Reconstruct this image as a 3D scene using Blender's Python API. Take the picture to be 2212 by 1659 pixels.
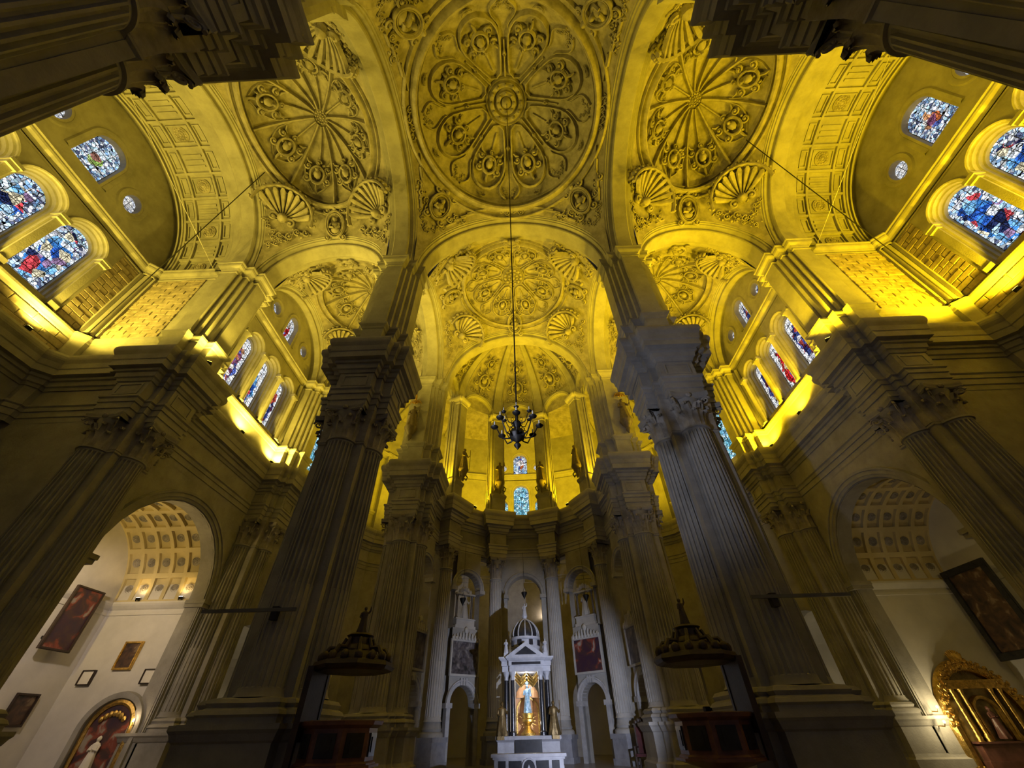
import bpy, math, random
from mathutils import Vector, Matrix
import bmesh
PI = math.pi
sin, cos, sqrt, rad = math.sin, math.cos, math.sqrt, math.radians
random.seed(7)
for o in list(bpy.data.objects): bpy.data.objects.remove(o)
scene = bpy.context.scene
COL = scene.collection
# ---------------------------------------------------------------- camera (solved from the vanishing points of the photograph)
FPX = 845.0; TH = rad(41.71); RO = rad(-1.235); YA = rad(-1.26)
cF = Vector((sin(YA)*cos(TH), cos(YA)*cos(TH), sin(TH)))
cR0 = Vector((cos(YA), -sin(YA), 0)); cU0 = cR0.cross(cF)
cR = cos(RO)*cR0 + sin(RO)*cU0; cU = -sin(RO)*cR0 + cos(RO)*cU0
cd = bpy.data.cameras.new('camera'); cam = bpy.data.objects.new('camera', cd); COL.objects.link(cam)
cd.sensor_width = 36.0; cd.lens = FPX/2212.0*36.0; cd.clip_start = 0.05; cd.clip_end = 400
m = Matrix((cR, cU, -cF)).transposed().to_4x4(); m.translation = Vector((0.155, 0, 1.6))
cam.matrix_world = m; scene.camera = cam
# ---------------------------------------------------------------- world, exposure
w = bpy.data.worlds.new('world'); scene.world = w; w.use_nodes = True
bg = w.node_tree.nodes['Background']; bg.inputs[0].default_value = (0.66, 0.70, 0.95, 1); bg.inputs[1].default_value = 0.062
vs = scene.view_settings
vs.view_transform = 'Standard'; vs.look = 'None'; vs.gamma = 1; vs.exposure = 0.0; vs.use_curve_mapping = False
# ---------------------------------------------------------------- the plan (metres): X right, Y towards the high altar
CX, AX, TX = 8.0, 19.5, 25.5          # nave piers, aisle-wall piers, transept end walls
Y0, Y1, Y2 = 0.18, 15.81, 28.1        # pier rows
ZAST, ZCAP, ZENT = 11.6, 13.3, 17.35  # necking, capital top, cornice top
ZDADO, ZBASE, ZIMP, ZSPR = 18.9, 19.4, 25.5, 26.4
# ---------------------------------------------------------------- helpers
class MB:
    """collects vertices and faces; build() links them as one mesh object"""
    def __init__(s): s.v = []; s.f = []
    def add(s, vs, fs):
        n = len(s.v); s.v.extend([tuple(v) for v in vs]); s.f.extend([tuple(i+n for i in f) for f in fs]); return s
    def box(s, x0, x1, y0, y1, z0, z1):
        return s.add([(x0,y0,z0),(x1,y0,z0),(x1,y1,z0),(x0,y1,z0),(x0,y0,z1),(x1,y0,z1),(x1,y1,z1),(x0,y1,z1)],
                     [(0,3,2,1),(4,5,6,7),(0,1,5,4),(1,2,6,5),(2,3,7,6),(3,0,4,7)])
    def cbox(s, c, d): return s.box(c[0]-d[0]/2,c[0]+d[0]/2,c[1]-d[1]/2,c[1]+d[1]/2,c[2]-d[2]/2,c[2]+d[2]/2)
    def bar(s, a, b, w, h, up=(0,0,1)):
        a = Vector(a); b = Vector(b); t = (b-a).normalized(); u = Vector(up)
        r = t.cross(u)
        if r.length < 1e-4: r = t.cross(Vector((1,0,0)))
        r.normalize(); u = r.cross(t); r *= w/2; u = u*h/2
        return s.loft([[a+r+u,a-r+u,a-r-u,a+r-u],[b+r+u,b-r+u,b-r-u,b+r-u]], True, True)
    def loft(s, rows, closed=True, caps=False):
        n = len(rows[0]); k = len(rows); vs = [v for r in rows for v in r]; fs = []
        for i in range(k-1):
            for j in range(n if closed else n-1):
                j2 = (j+1) % n; fs.append((i*n+j, i*n+j2, (i+1)*n+j2, (i+1)*n+j))
        if caps: fs.append(tuple(range(n-1,-1,-1))); fs.append(tuple((k-1)*n+j for j in range(n)))
        return s.add(vs, fs)
    def lathe(s, prof, n=16, c=(0,0), a0=0.0, a1=2*PI, caps=True):
        full = abs(a1-a0-2*PI) < 1e-6; m_ = n if full else n+1
        rows = [[(c[0]+r*cos(a0+(a1-a0)*j/n), c[1]+r*sin(a0+(a1-a0)*j/n), z) for j in range(m_)] for r, z in prof]
        return s.loft(rows, full, caps and full)
    def tube(s, pts, r, n=6, caps=True):
        pts = [Vector(p) for p in pts]; rows = []; prev = None
        rs = r if isinstance(r, (list, tuple)) else [r]*len(pts)
        for i, p in enumerate(pts):
            t = (pts[min(i+1,len(pts)-1)]-pts[max(i-1,0)])
            if t.length < 1e-9: t = Vector((0,0,1))
            t.normalize()
            if prev is None:
                u = t.orthogonal().normalized()
            else:
                u = (prev - t*prev.dot(t))
                u = u.normalized() if u.length > 1e-6 else t.orthogonal().normalized()
            prev = u; b = t.cross(u)
            rows.append([p + (u*cos(2*PI*j/n)+b*sin(2*PI*j/n))*rs[i] for j in range(n)])
        return s.loft(rows, True, caps)
    def ell(s, c, d, n=10, k=6):
        rows = []
        for i in range(k+1):
            a = -PI/2+PI*i/k; q = max(cos(a), 0.02)
            rows.append([(c[0]+d[0]*q*cos(2*PI*j/n), c[1]+d[1]*q*sin(2*PI*j/n), c[2]+d[2]*sin(a)) for j in range(n)])
        return s.loft(rows, True, True)
    def sweep(s, path, ups, prof, closed=False, caps=True):
        """prof (a,b): a along side vector, b along up vector; path points with explicit up vectors"""
        n = len(path); rows = []
        for i in range(n):
            p = Vector(path[i])
            if closed: t = Vector(path[(i+1)%n])-Vector(path[i-1])
            else: t = Vector(path[min(i+1,n-1)])-Vector(path[max(i-1,0)])
            t.normalize(); u = Vector(ups[i]); u = (u-t*u.dot(t)).normalized(); r = t.cross(u)
            rows.append([p+r*a+u*b for a, b in prof])
        if closed: rows.append(rows[0])
        s.loft(rows, True, caps and not closed); return s
    def poly(s, pts, vec):
        """closed polygon extruded along vec"""
        v = Vector(vec); return s.loft([[Vector(p) for p in pts],[Vector(p)+v for p in pts]], True, True)
    def plan(s, poly, prof, closed=True, caps=True):
        """moulding: plan polygon (x,y) counter-clockwise offset by d at height z for every (d,z) of the profile"""
        rows = []
        for d, z in prof:
            q = offset(poly, d, closed); rows.append([(x,y,z) for x,y in q])
        return s.loft(rows, closed, caps and closed)
    def xf(s, M): s.v = [tuple(M @ Vector(v)) for v in s.v]; return s
    def mesh(s, name='mesh', mat=None, smooth=False):
        me = bpy.data.meshes.new(name); me.from_pydata(s.v, [], s.f); me.update()
        bm = bmesh.new(); bm.from_mesh(me); bmesh.ops.recalc_face_normals(bm, faces=bm.faces); bm.to_mesh(me); bm.free()
        if mat is not None: me.materials.append(mat)
        if smooth:
            me.polygons.foreach_set('use_smooth', [True]*len(me.polygons))
            try: me.set_sharp_from_angle(angle=rad(38))
            except Exception: pass
        return me
    def build(s, name, mat, parent=None, smooth=False, **k):
        return O(name, s.mesh(name, mat, smooth), parent, **k)
def offset(poly, d, closed=True):
    n = len(poly); out = []
    if abs(d) < 1e-9: return list(poly)
    def nrm(a, b):
        dx, dy = b[0]-a[0], b[1]-a[1]; l = math.hypot(dx, dy) or 1; return (dy/l, -dx/l)
    for i in range(n):
        if closed or 0 < i < n-1:
            n1 = nrm(poly[i-1], poly[i]); n2 = nrm(poly[i], poly[(i+1)%n])
        elif i == 0: n1 = n2 = nrm(poly[0], poly[1])
        else: n1 = n2 = nrm(poly[-2], poly[-1])
        k = 1+n1[0]*n2[0]+n1[1]*n2[1]; k = max(k, 0.2)
        out.append((poly[i][0]+d*(n1[0]+n2[0])/k, poly[i][1]+d*(n1[1]+n2[1])/k))
    return out
def O(name, me, parent=None, loc=None, rot=None, scale=None, label=None, cat=None, group=None, kind=None):
    o = bpy.data.objects.new(name, me); COL.objects.link(o)
    if parent is not None: o.parent = parent
    if loc is not None: o.location = loc
    if rot is not None: o.rotation_euler = rot
    if scale is not None: o.scale = scale
    tag(o, label, cat, group, kind); return o
def tag(o, label=None, cat=None, group=None, kind=None):
    if label: o['label'] = label
    if cat: o['category'] = cat
    if group: o['group'] = group
    if kind: o['kind'] = kind
    return o
def thing(name, label, cat, loc=(0,0,0), rz=0.0, group=None, kind=None):
    return O(name, None, None, loc, (0,0,rz), None, label, cat, group, kind)
def kids(o): return [c for c in bpy.data.objects if c.parent == o]
def copy_tree(o, parent=None, ch=None):
    if ch is None:
        ch = {}
        for c in bpy.data.objects:
            if c.parent: ch.setdefault(c.parent.name, []).append(c)
    c = o.copy(); COL.objects.link(c); c.parent = parent
    for k in ch.get(o.name, []): copy_tree(k, c, ch)
    return c
class Fr:
    """a wall plane: u along the wall, z up, n out of the wall into the room"""
    def __init__(s, o, u, n): s.o = Vector(o); s.u = Vector(u).normalized(); s.n = Vector(n).normalized()
    def __call__(s, u, z, n=0.0): return s.o + s.u*u + s.n*n + Vector((0,0,z))
    def box(s, M, u0, u1, z0, z1, n0, n1):
        return M.loft([[s(u0,z0,n0),s(u1,z0,n0),s(u1,z1,n0),s(u0,z1,n0)],[s(u0,z0,n1),s(u1,z0,n1),s(u1,z1,n1),s(u0,z1,n1)]], True, True)
def arch_path(uc, zs, r, zb, n=16, rx=None):
    """outline of a round-headed opening from left foot over the crown to right foot: ((u,z),(outward normal))"""
    rx = r if rx is None else rx; P = []
    if zb < zs-1e-6: P.append(((uc-rx, zb), (-1,0)))
    for i in range(n+1):
        a = PI-PI*i/n; P.append(((uc+rx*cos(a), zs+r*sin(a)), (cos(a), sin(a))))
    if zb < zs-1e-6: P.append(((uc+rx, zb), (1,0)))
    return P
def circ_path(uc, zc, r, n=20, rz=None):
    rz = r if rz is None else rz
    return [((uc+r*cos(2*PI*i/n), zc+rz*sin(2*PI*i/n)), (cos(2*PI*i/n), sin(2*PI*i/n))) for i in range(n)]
def mould(M, fr, path, prof, closed=False):
    """prof: (outward offset from the outline, n)"""
    rows = [[fr(p[0]+q[0]*d, p[1]+q[1]*d, n) for d, n in prof] for p, q in path]
    if closed: rows.append(rows[0])
    return M.loft(rows, False)
def wall_holes(M, fr, u0, u1, z0, z1, holes, thick, seg=14):
    """wall slab with round-headed ('a',uc,hw,zsill,zspring) and round ('o',uc,zc,ru,rz) holes, with reveals"""
    us = {round(u0,5), round(u1,5)}
    for h in holes:
        if h[0] == 'a':
            for i in range(seg+1): us.add(round(h[1]-h[2]*cos(PI*i/seg), 5))
        else:
            for i in range(seg+1): us.add(round(h[1]-h[3]*cos(PI*i/seg), 5))
    us = [u for u in sorted(us) if u0-1e-6 <= u <= u1+1e-6]
    def span(h, u):
        if h[0] == 'a':
            q = max(0, 1-((u-h[1])/h[2])**2); return (h[3], h[4]+h[2]*sqrt(q))
        q = sqrt(max(0, 1-((u-h[1])/h[3])**2)); return (h[2]-h[4]*q, h[2]+h[4]*q)
    for a, b in zip(us[:-1], us[1:]):
        mid = (a+b)/2; act = []
        for h in holes:
            hw = h[2] if h[0] == 'a' else h[3]
            if abs(mid-h[1]) < hw: act.append(h)
        act.sort(key=lambda h: span(h, mid)[0])
        lo = (z0, z0)
        for h in act+[None]:
            sa, sb = (span(h, a), span(h, b)) if h else ((z1,z1),(z1,z1))
            if sa[0] > lo[0]+1e-4 or sb[0] > lo[1]+1e-4:
                for n in (0.0, -thick):
                    M.add([fr(a,lo[0],n), fr(b,lo[1],n), fr(b,sb[0],n), fr(a,sa[0],n)], [(0,1,2,3)])
            lo = (sa[1], sb[1])
    for h in holes:
        if h[0] == 'a':
            p = arch_path(h[1], h[4], h[2], h[3], seg); mould(M, fr, p, [(0,0),(0,-thick)])
            if h[3] > z0+1e-3: M.add([fr(h[1]-h[2],h[3],0),fr(h[1]+h[2],h[3],0),fr(h[1]+h[2],h[3],-thick),fr(h[1]-h[2],h[3],-thick)], [(0,1,2,3)])
        else: mould(M, fr, circ_path(h[1],h[2],h[3],2*seg,h[4]), [(0,0),(0,-thick)], True)
    for (ua,za,ub,zb) in ((u0,z1,u1,z1),(u0,z0,u0,z1),(u1,z0,u1,z1)):
        M.add([fr(ua,za,0),fr(ub,zb,0),fr(ub,zb,-thick),fr(ua,za,-thick)], [(0,1,2,3)])
    return M
# ---------------------------------------------------------------- materials
def nd(nt, t, **k):
    n = nt.nodes.new(t)
    for a, b in k.items():
        if a in n.inputs: n.inputs[a].default_value = b
        else: setattr(n, a, b)
    return n
def mat(name, col, rough=0.8, metal=0.0, var=0.25, scale=1.5, bump=0.3, col2=None, fine=14.0):
    M = bpy.data.materials.new(name); M.use_nodes = True; nt = M.node_tree; L = nt.links.new
    b = nt.nodes['Principled BSDF']; b.inputs['Roughness'].default_value = rough; b.inputs['Metallic'].default_value = metal
    tc = nd(nt,'ShaderNodeNewGeometry')
    n1 = nd(nt,'ShaderNodeTexNoise', Scale=scale, Detail=8.0, Roughness=0.65); L(tc.outputs['Position'], n1.inputs['Vector'])
    r = nd(nt,'ShaderNodeValToRGB'); L(n1.outputs['Fac'], r.inputs['Fac'])
    c2 = col2 or tuple(c*(1-var) for c in col)
    r.color_ramp.elements[0].position = 0.34; r.color_ramp.elements[1].position = 0.62
    r.color_ramp.elements[0].color = (*c2, 1); r.color_ramp.elements[1].color = (*col, 1)
    L(r.outputs['Color'], b.inputs['Base Color'])
    if bump > 0:
        n2 = nd(nt,'ShaderNodeTexNoise', Scale=fine, Detail=5.0); L(tc.outputs['Position'], n2.inputs['Vector'])
        bp = nd(nt,'ShaderNodeBump', Strength=bump, Distance=0.03); L(n2.outputs['Fac'], bp.inputs['Height']); L(bp.outputs['Normal'], b.inputs['Normal'])
    return M
def emis(name, col, st):
    M = bpy.data.materials.new(name); M.use_nodes = True; nt = M.node_tree
    nt.nodes.remove(nt.nodes['Principled BSDF']); e = nd(nt,'ShaderNodeEmission', Color=(*col,1), Strength=st)
    nt.links.new(e.outputs[0], nt.nodes['Material Output'].inputs[0]); return M
STONE = mat('limestone', (0.33,0.315,0.29), 0.85, var=0.3, scale=0.9)
PALE = mat('pale_limestone', (0.42,0.40,0.37), 0.8, var=0.22, scale=0.8)
BLOCK = mat('ashlar', (0.38,0.32,0.245), 0.9, var=0.45, scale=2.2, bump=0.5)
CARVE = mat('carved_stucco', (0.36,0.33,0.29), 0.85, var=0.45, scale=1.6, bump=0.6, fine=6)
PLASTER = mat('white_plaster', (0.62,0.60,0.57), 0.85, var=0.15, scale=0.6, bump=0.1)
MARBLE = mat('grey_marble', (0.44,0.45,0.50), 0.35, var=0.25, scale=2.5, bump=0.05)
BLACKM = mat('black_marble', (0.025,0.025,0.03), 0.25, var=0.4, scale=3, bump=0.03)
REDM = mat('red_marble', (0.20,0.09,0.07), 0.35, var=0.5, scale=2.5, bump=0.05)
GOLD = mat('gilding', (0.75,0.50,0.14), 0.33, 1.0, var=0.5, scale=7, bump=0.6, fine=25)
IRON = mat('wrought_iron', (0.03,0.028,0.026), 0.5, 0.6, var=0.3, bump=0.1)
SILVER = mat('silver_blue_polychromy', (0.62,0.78,0.88), 0.35, 0.2, var=0.5, scale=9, bump=0.5, col2=(0.10,0.30,0.48))
OCHRE = mat('ochre_limewash', (0.58,0.49,0.27), 0.85, var=0.2, scale=0.6, bump=0.1)
TRIMM = mat('pale_grey_marble_trim', (0.40,0.39,0.39), 0.5, var=0.3, scale=2.0, bump=0.1)
STEEL = mat('dull_steel', (0.13,0.13,0.135), 0.5, 0.2, var=0.2, bump=0.05)
GREYM = mat('dim_grey_marble', (0.30,0.30,0.33), 0.5, var=0.3, scale=2.5, bump=0.05)
BRONZE = mat('dark_gilt_bronze', (0.20,0.14,0.06), 0.45, 0.7, var=0.4, scale=7, bump=0.4)
WOOD = mat('dark_wood', (0.045,0.028,0.02), 0.5, var=0.4, scale=4, bump=0.2)
SKIN = mat('painted_face', (0.70,0.50,0.40), 0.6, bump=0.0)
WHITEP = mat('parchment', (0.75,0.72,0.65), 0.8, var=0.1, bump=0)
CANDLE = mat('candle_wax', (0.85,0.82,0.74), 0.5, var=0.05, bump=0)
TERRA = mat('orange_niche_plaster', (0.78,0.42,0.20), 0.8, var=0.3, bump=0.2)
FLOOR = mat('marble_floor', (0.22,0.20,0.19), 0.3, var=0.4, scale=1.2, bump=0.0)
def painting(name, cols, scale=1.6, seed=0.0, rough=0.35):
    """dark canvas with loose patches of colour in the picture's own coordinates"""
    M = bpy.data.materials.new(name); M.use_nodes = True; nt = M.node_tree; L = nt.links.new
    b = nt.nodes['Principled BSDF']; b.inputs['Roughness'].default_value = rough
    tc = nd(nt,'ShaderNodeTexCoord'); mp = nd(nt,'ShaderNodeMapping'); mp.inputs['Location'].default_value = (seed, seed*1.7, seed*.6)
    L(tc.outputs['Object'], mp.inputs['Vector'])
    n1 = nd(nt,'ShaderNodeTexNoise', Scale=scale*1.6, Detail=6.0, Distortion=.5); L(mp.outputs[0], n1.inputs['Vector'])
    r = nd(nt,'ShaderNodeValToRGB'); r.color_ramp.interpolation = 'EASE'; L(n1.outputs['Fac'], r.inputs['Fac'])
    while len(r.color_ramp.elements) < len(cols): r.color_ramp.elements.new(0.5)
    for i, c in enumerate(cols):
        r.color_ramp.elements[i].position = 0.32+0.36*i/(len(cols)-1); r.color_ramp.elements[i].color = (*c,1)
    L(r.outputs['Color'], b.inputs['Base Color']); return M
def stained(name, cells, palette, bg_cols, fig, st=4.0, dens=7.0, seed=0.0, border=(0.5,0.42,0.4)):
    """stained glass lit from outside: small leaded pieces, a figure group in the middle; window-local coordinates (x across, z up)"""
    M = bpy.data.materials.new(name); M.use_nodes = True; nt = M.node_tree; L = nt.links.new
    nt.nodes.remove(nt.nodes['Principled BSDF'])
    tc = nd(nt,'ShaderNodeTexCoord'); sp = nd(nt,'ShaderNodeSeparateXYZ'); L(tc.outputs['Object'], sp.inputs[0])
    mp = nd(nt,'ShaderNodeMapping'); mp.inputs['Location'].default_value = (seed, seed, seed); L(tc.outputs['Object'], mp.inputs['Vector'])
    vo = nd(nt,'ShaderNodeTexVoronoi', Scale=dens, Randomness=1.0); L(mp.outputs[0], vo.inputs['Vector'])
    ve = nd(nt,'ShaderNodeTexVoronoi', Scale=dens, Randomness=1.0, feature='DISTANCE_TO_EDGE'); L(mp.outputs[0], ve.inputs['Vector'])
    sc = nd(nt,'ShaderNodeSeparateColor'); L(vo.outputs['Color'], sc.inputs[0])
    def ramp(cols, src):
        r = nd(nt,'ShaderNodeValToRGB'); r.color_ramp.interpolation = 'CONSTANT'
        while len(r.color_ramp.elements) < len(cols): r.color_ramp.elements.new(0.5)
        for i, c in enumerate(cols):
            r.color_ramp.elements[i].position = i/len(cols); r.color_ramp.elements[i].color = (*c,1)
        L(src, r.inputs['Fac']); return r.outputs['Color']
    vc = nd(nt,'ShaderNodeTexVoronoi', Scale=dens*.33, Randomness=1.0); L(mp.outputs[0], vc.inputs['Vector'])
    s2 = nd(nt,'ShaderNodeSeparateColor'); L(vc.outputs['Color'], s2.inputs[0])
    bgc = ramp(bg_cols, sc.outputs[0]); figc = ramp(palette, s2.outputs[1])
    # figure mask: low-frequency noise biased to the middle (fig = half width, z centre, half height)
    n = nd(nt,'ShaderNodeTexNoise', Scale=1.3, Detail=2.0); L(mp.outputs[0], n.inputs['Vector'])
    def mth(op, a, b=None):
        q = nd(nt,'ShaderNodeMath', operation=op)
        for i, v in enumerate((a, b)):
            if v is None: continue
            if hasattr(v, 'is_linked'): L(v, q.inputs[i])
            else: q.inputs[i].default_value = v
        return q.outputs[0]
    dx = mth('ABSOLUTE', mth('DIVIDE', sp.outputs[0], fig[0])); dz = mth('ABSOLUTE', mth('DIVIDE', mth('SUBTRACT', sp.outputs[2], fig[1]), fig[2]))
    d = mth('ADD', mth('POWER', dx, 2.0), mth('POWER', dz, 2.0))
    msk = mth('GREATER_THAN', mth('ADD', mth('SUBTRACT', 1.25, d), mth('MULTIPLY', mth('SUBTRACT', n.outputs['Fac'], 0.5), 3.0)), 0.45)
    mx = nd(nt,'ShaderNodeMix', data_type='RGBA'); L(msk, mx.inputs[0]); L(bgc, mx.inputs[6]); L(figc, mx.inputs[7])
    lead = mth('GREATER_THAN', ve.outputs['Distance'], 0.05)
    bright = mth('ADD', 0.34, mth('MULTIPLY', sc.outputs[2], 1.0))
    e = nd(nt,'ShaderNodeEmission'); L(mx.outputs[2], e.inputs['Color']); L(mth('MULTIPLY', mth('MULTIPLY', lead, bright), st), e.inputs['Strength'])
    L(e.outputs[0], nt.nodes['Material Output'].inputs[0]); return M
# ---------------------------------------------------------------- compound piers (plan, capitals, entablature, attic)
def cross(P, w, n):
    q = [(P,-w),(P,w),(n,w),(n,n),(w,n)]
    out = []
    for k in range(4):
        c, s_ = (1,0,-1,0)[k], (0,1,0,-1)[k]
        out += [(x*c-y*s_, x*s_+y*c) for x, y in q[1:]] if False else [(x*c-y*s_, x*s_+y*c) for x, y in q]
    return out
ENT_ARCH = [(0,13.3),(0,13.6),(.05,13.62),(.05,13.95),(.10,13.97),(.10,14.18),(.17,14.25),(.17,14.35)]
ENT_FRIEZE = [(.0,14.35),(.0,15.35)]
ENT_CORN = [(.06,15.35),(.12,15.5),(.2,15.55),(.24,15.8),(.34,15.84),(.34,16.0),(.56,16.05),(.56,16.4),(.60,16.45),(.64,16.75),(.74,16.95),(.76,17.05),(.76,17.2),(.70,17.35),(0,17.35)]
DADO = [(.18,17.35),(.18,17.5),(.06,17.6),(.06,18.85),(.12,18.9),(.16,19.0),(.27,19.12),(.27,19.25),(.12,19.3),(.06,19.42),(0,19.45)]
IMPOST = [(0,25.5),(.06,25.52),(.06,25.62),(.0,25.64),(.0,25.74),(.05,25.78),(.1,25.9),(.26,26.0),(.3,26.1),(.3,26.2),(.36,26.28),(.36,26.36),(.2,26.4),(0,26.4)]
def flute_ring(r, depth, nf, a0, a1, c=(0,0)):
    pts = []
    for i in range(nf):
        for t, d in ((0.0,0),(0.3,0),(0.38,.8),(0.65,1),(0.92,.8)):
            a = a0+(a1-a0)*(i+t)/nf; q = r-depth*d; pts.append((c[0]+q*cos(a), c[1]+q*sin(a)))
    pts.append((c[0]+r*cos(a1), c[1]+r*sin(a1))); return pts
def shaft_mesh(name, z0, z1, r0, r1, nf=13, a=rad(100), depth=.085, m=None):
    M = MB(); zt = z0+(z1-z0)*.34; rows = []
    for z, r, d in ((z0,r0*1.12,0),(z0+.1,r0*1.02,0),(z0+.22,r0,0),(z0+.25,r0,depth*.5),(zt,r0*.985,depth*.5),(zt+.02,r0*.985,depth),((zt+z1)/2,(r0*.985+r1)/2+.01,depth),(z1-.3,r1,depth),(z1-.2,r1,0),(z1-.12,r1,0),(z1-.1,r1+.07,0),(z1-.03,r1+.07,0),(z1,r1,0)):
        rows.append([(x,y,z) for x,y in flute_ring(r, d, nf, -a, a)])
    M.loft(rows, False); return M.mesh(name, m or STONE, True)
def leaf_mesh(name, h, r0, w, curl):
    """acanthus leaf growing along +Z at radius r0, tip curling out along +X"""
    M = MB(); rows = []
    pr = [(0,0,1.0),(.0,.3,1.12),(.04,.6,1.18),(.12,.82,1.05),(.26,.97,.8),(.40,.95,.55),(.44,.84,.25)]
    for dr, t, k in pr:
        x = r0+dr*curl; z = h*t; ww = w*k/2
        rows.append([(x-.05,-ww,z),(x+.03,-ww*.55,z),(x-.01,0,z+.01),(x+.03,ww*.55,z),(x-.05,ww,z)])
    M.loft(rows, False)
    back = [[(p[0]-.05,p[1],p[2]) for p in r] for r in rows]; M.loft(back, False)
    return M.mesh(name, CARVE, True)
def volute_mesh(name, R=.2):
    M = MB(); pts = []; rs = []
    for i in range(22):
        t = i/21; a = 2*PI*1.6*t; r = R*(1-.8*t); pts.append((r*cos(a)-.02, 0, r*sin(a))); rs.append(.055*(1-.5*t))
    M.tube(pts, rs, 6); M.tube([(-R*.9,0,-R*.2),(-R*1.3,0,-R*1.4),(-R*2.0,0,-R*2.6)], [.05,.045,.03], 6)
    return M.mesh(name, CARVE, True)
LEAF1 = leaf_mesh('leaf_low', .78, .60, .44, .62); LEAF2 = leaf_mesh('leaf_high', 1.18, .60, .42, .78); VOL = volute_mesh('volute')
FLOWER = MB().ell((0,0,0),(.1,.13,.13),8,5).ell((.07,0,0),(.05,.06,.06),6,4).mesh('abacus_flower', CARVE, True)
def bell_mesh():
    M = MB(); M.lathe([(.60,0),(.58,.3),(.57,.8),(.62,1.2),(.74,1.42),(.74,1.45)], 20)
    pl = []
    for k in range(4):
        for t in (-1,-.6,-.25,0,.25,.6,1):
            u = t*.86; d = .86-.16*(1-t*t)
            if t == 1: d = .86
            c, s_ = ((1,0),(0,1),(-1,0),(0,-1))[k]; pl.append((d*c-u*s_, d*s_+u*c))
    M.plan(pl, [(-.06,1.42),(0,1.48),(0,1.56),(.03,1.6),(.03,1.7)]); return M.mesh('capital_bell', STONE, True)
BELL = bell_mesh(); SHAFT = shaft_mesh('fluted_shaft', 2.5, 11.6, .70, .62)
def capital(parent, loc, rz, k=1.0, span=115, zk=1.0):
    c = O('capital', BELL, parent, loc, (0,0,rz), (k,k,zk))
    for i in range(8):
        for me, off in ((LEAF1,0),(LEAF2,22.5)):
            a = i*45+off; a = a-360 if a > 180 else a
            if abs(a) <= span: O('leaf', me, c, rot=(0,0,rad(a)))
    for a in (45,-45,135,-135):
        if abs(a) <= span: O('volute', VOL, c, loc=(1.0*cos(rad(a)),1.0*sin(rad(a)),1.26), rot=(0,0,rad(a)))
    for a in (0,90,-90):
        if abs(a) <= span: O('flower', FLOWER, c, loc=(.76*cos(rad(a)),.76*sin(rad(a)),1.56), rot=(0,0,rad(a)))
    return c
def ring(poly, prof, name, m, parent): return MB().plan(poly, prof).build(name, m, parent)
def make_pier(loc, label, cat='pier', dirs=(0,1,2,3), caps=(0,1,2,3), attic=True, group=None, X=1.0):
    t = thing('pier', label, cat, loc, 0, group)
    core = cross(.98,.74,1.0)
    for nm, prof in (('pedestal', [(.62,0),(.62,.35),(.5,.42),(.45,.55),(.45,1.5),(.5,1.55),(.56,1.7),(.62,1.78),(.62,1.9),(0,1.9)]),
                     ('base', [(.34,1.9),(.34,2.04),(.4,2.1),(.34,2.2),(.22,2.26),(.28,2.36),(.2,2.46),(0,2.5)])):
        MB().plan(cross(1.5,.8,1.05), prof).build(nm, STONE, t)
    MB().plan(core, [(0,2.4),(0,11.45),(.06,11.5),(.06,11.57),(0,11.6),(.0,13.3)]).build('core_pilaster', STONE, t)
    for k in dirs:
        a = k*PI/2; O('shaft', SHAFT, t, loc=(.9*cos(a), .9*sin(a), 0), rot=(0,0,a))
    for k in caps:
        a = k*PI/2; capital(t, (.9*cos(a), .9*sin(a), 11.6), a)
    MB().plan(cross(1.03,.83,1.03), [(.0,11.62),(.02,12.2),(.1,12.9),(.16,13.3),(0,13.3)]).build('corner_capital', CARVE, t)
    ent = cross(1.62,.85,1.16)
    ring(ent, ENT_ARCH, 'architrave', STONE, t); ring(ent, ENT_FRIEZE, 'frieze', STONE, t); ring(ent, ENT_CORN, 'cornice', STONE, t)
    for k in dirs:   # recessed frieze panel borders
        a = k*PI/2; M = MB()
        for b in ((-.62,.62,14.5,14.58),(-.62,.62,15.12,15.2),(-.62,-.54,14.58,15.12),(.54,.62,14.58,15.12)): M.box(1.6,1.66,*b)
        M.xf(Matrix.Rotation(a,4,'Z')).build('frieze_panel', STONE, t)
    if attic:
        at = cross(1.52,.53,1.05)
        ring(at, DADO, 'attic_dado', STONE, t)
        ring(at, [(0,19.4),(0,25.5)], 'attic_shaft', STONE, t)
        for k in dirs:
            a = k*PI/2
            MB().box(1.0,1.3,.5,.78,19.4,25.5).box(1.0,1.3,-.78,-.5,19.4,25.5).xf(Matrix.Rotation(a,4,'Z')).build('attic_pilaster_step', STONE, t)
        ring(at, IMPOST, 'impost_cornice', STONE, t)
    return t
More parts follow.
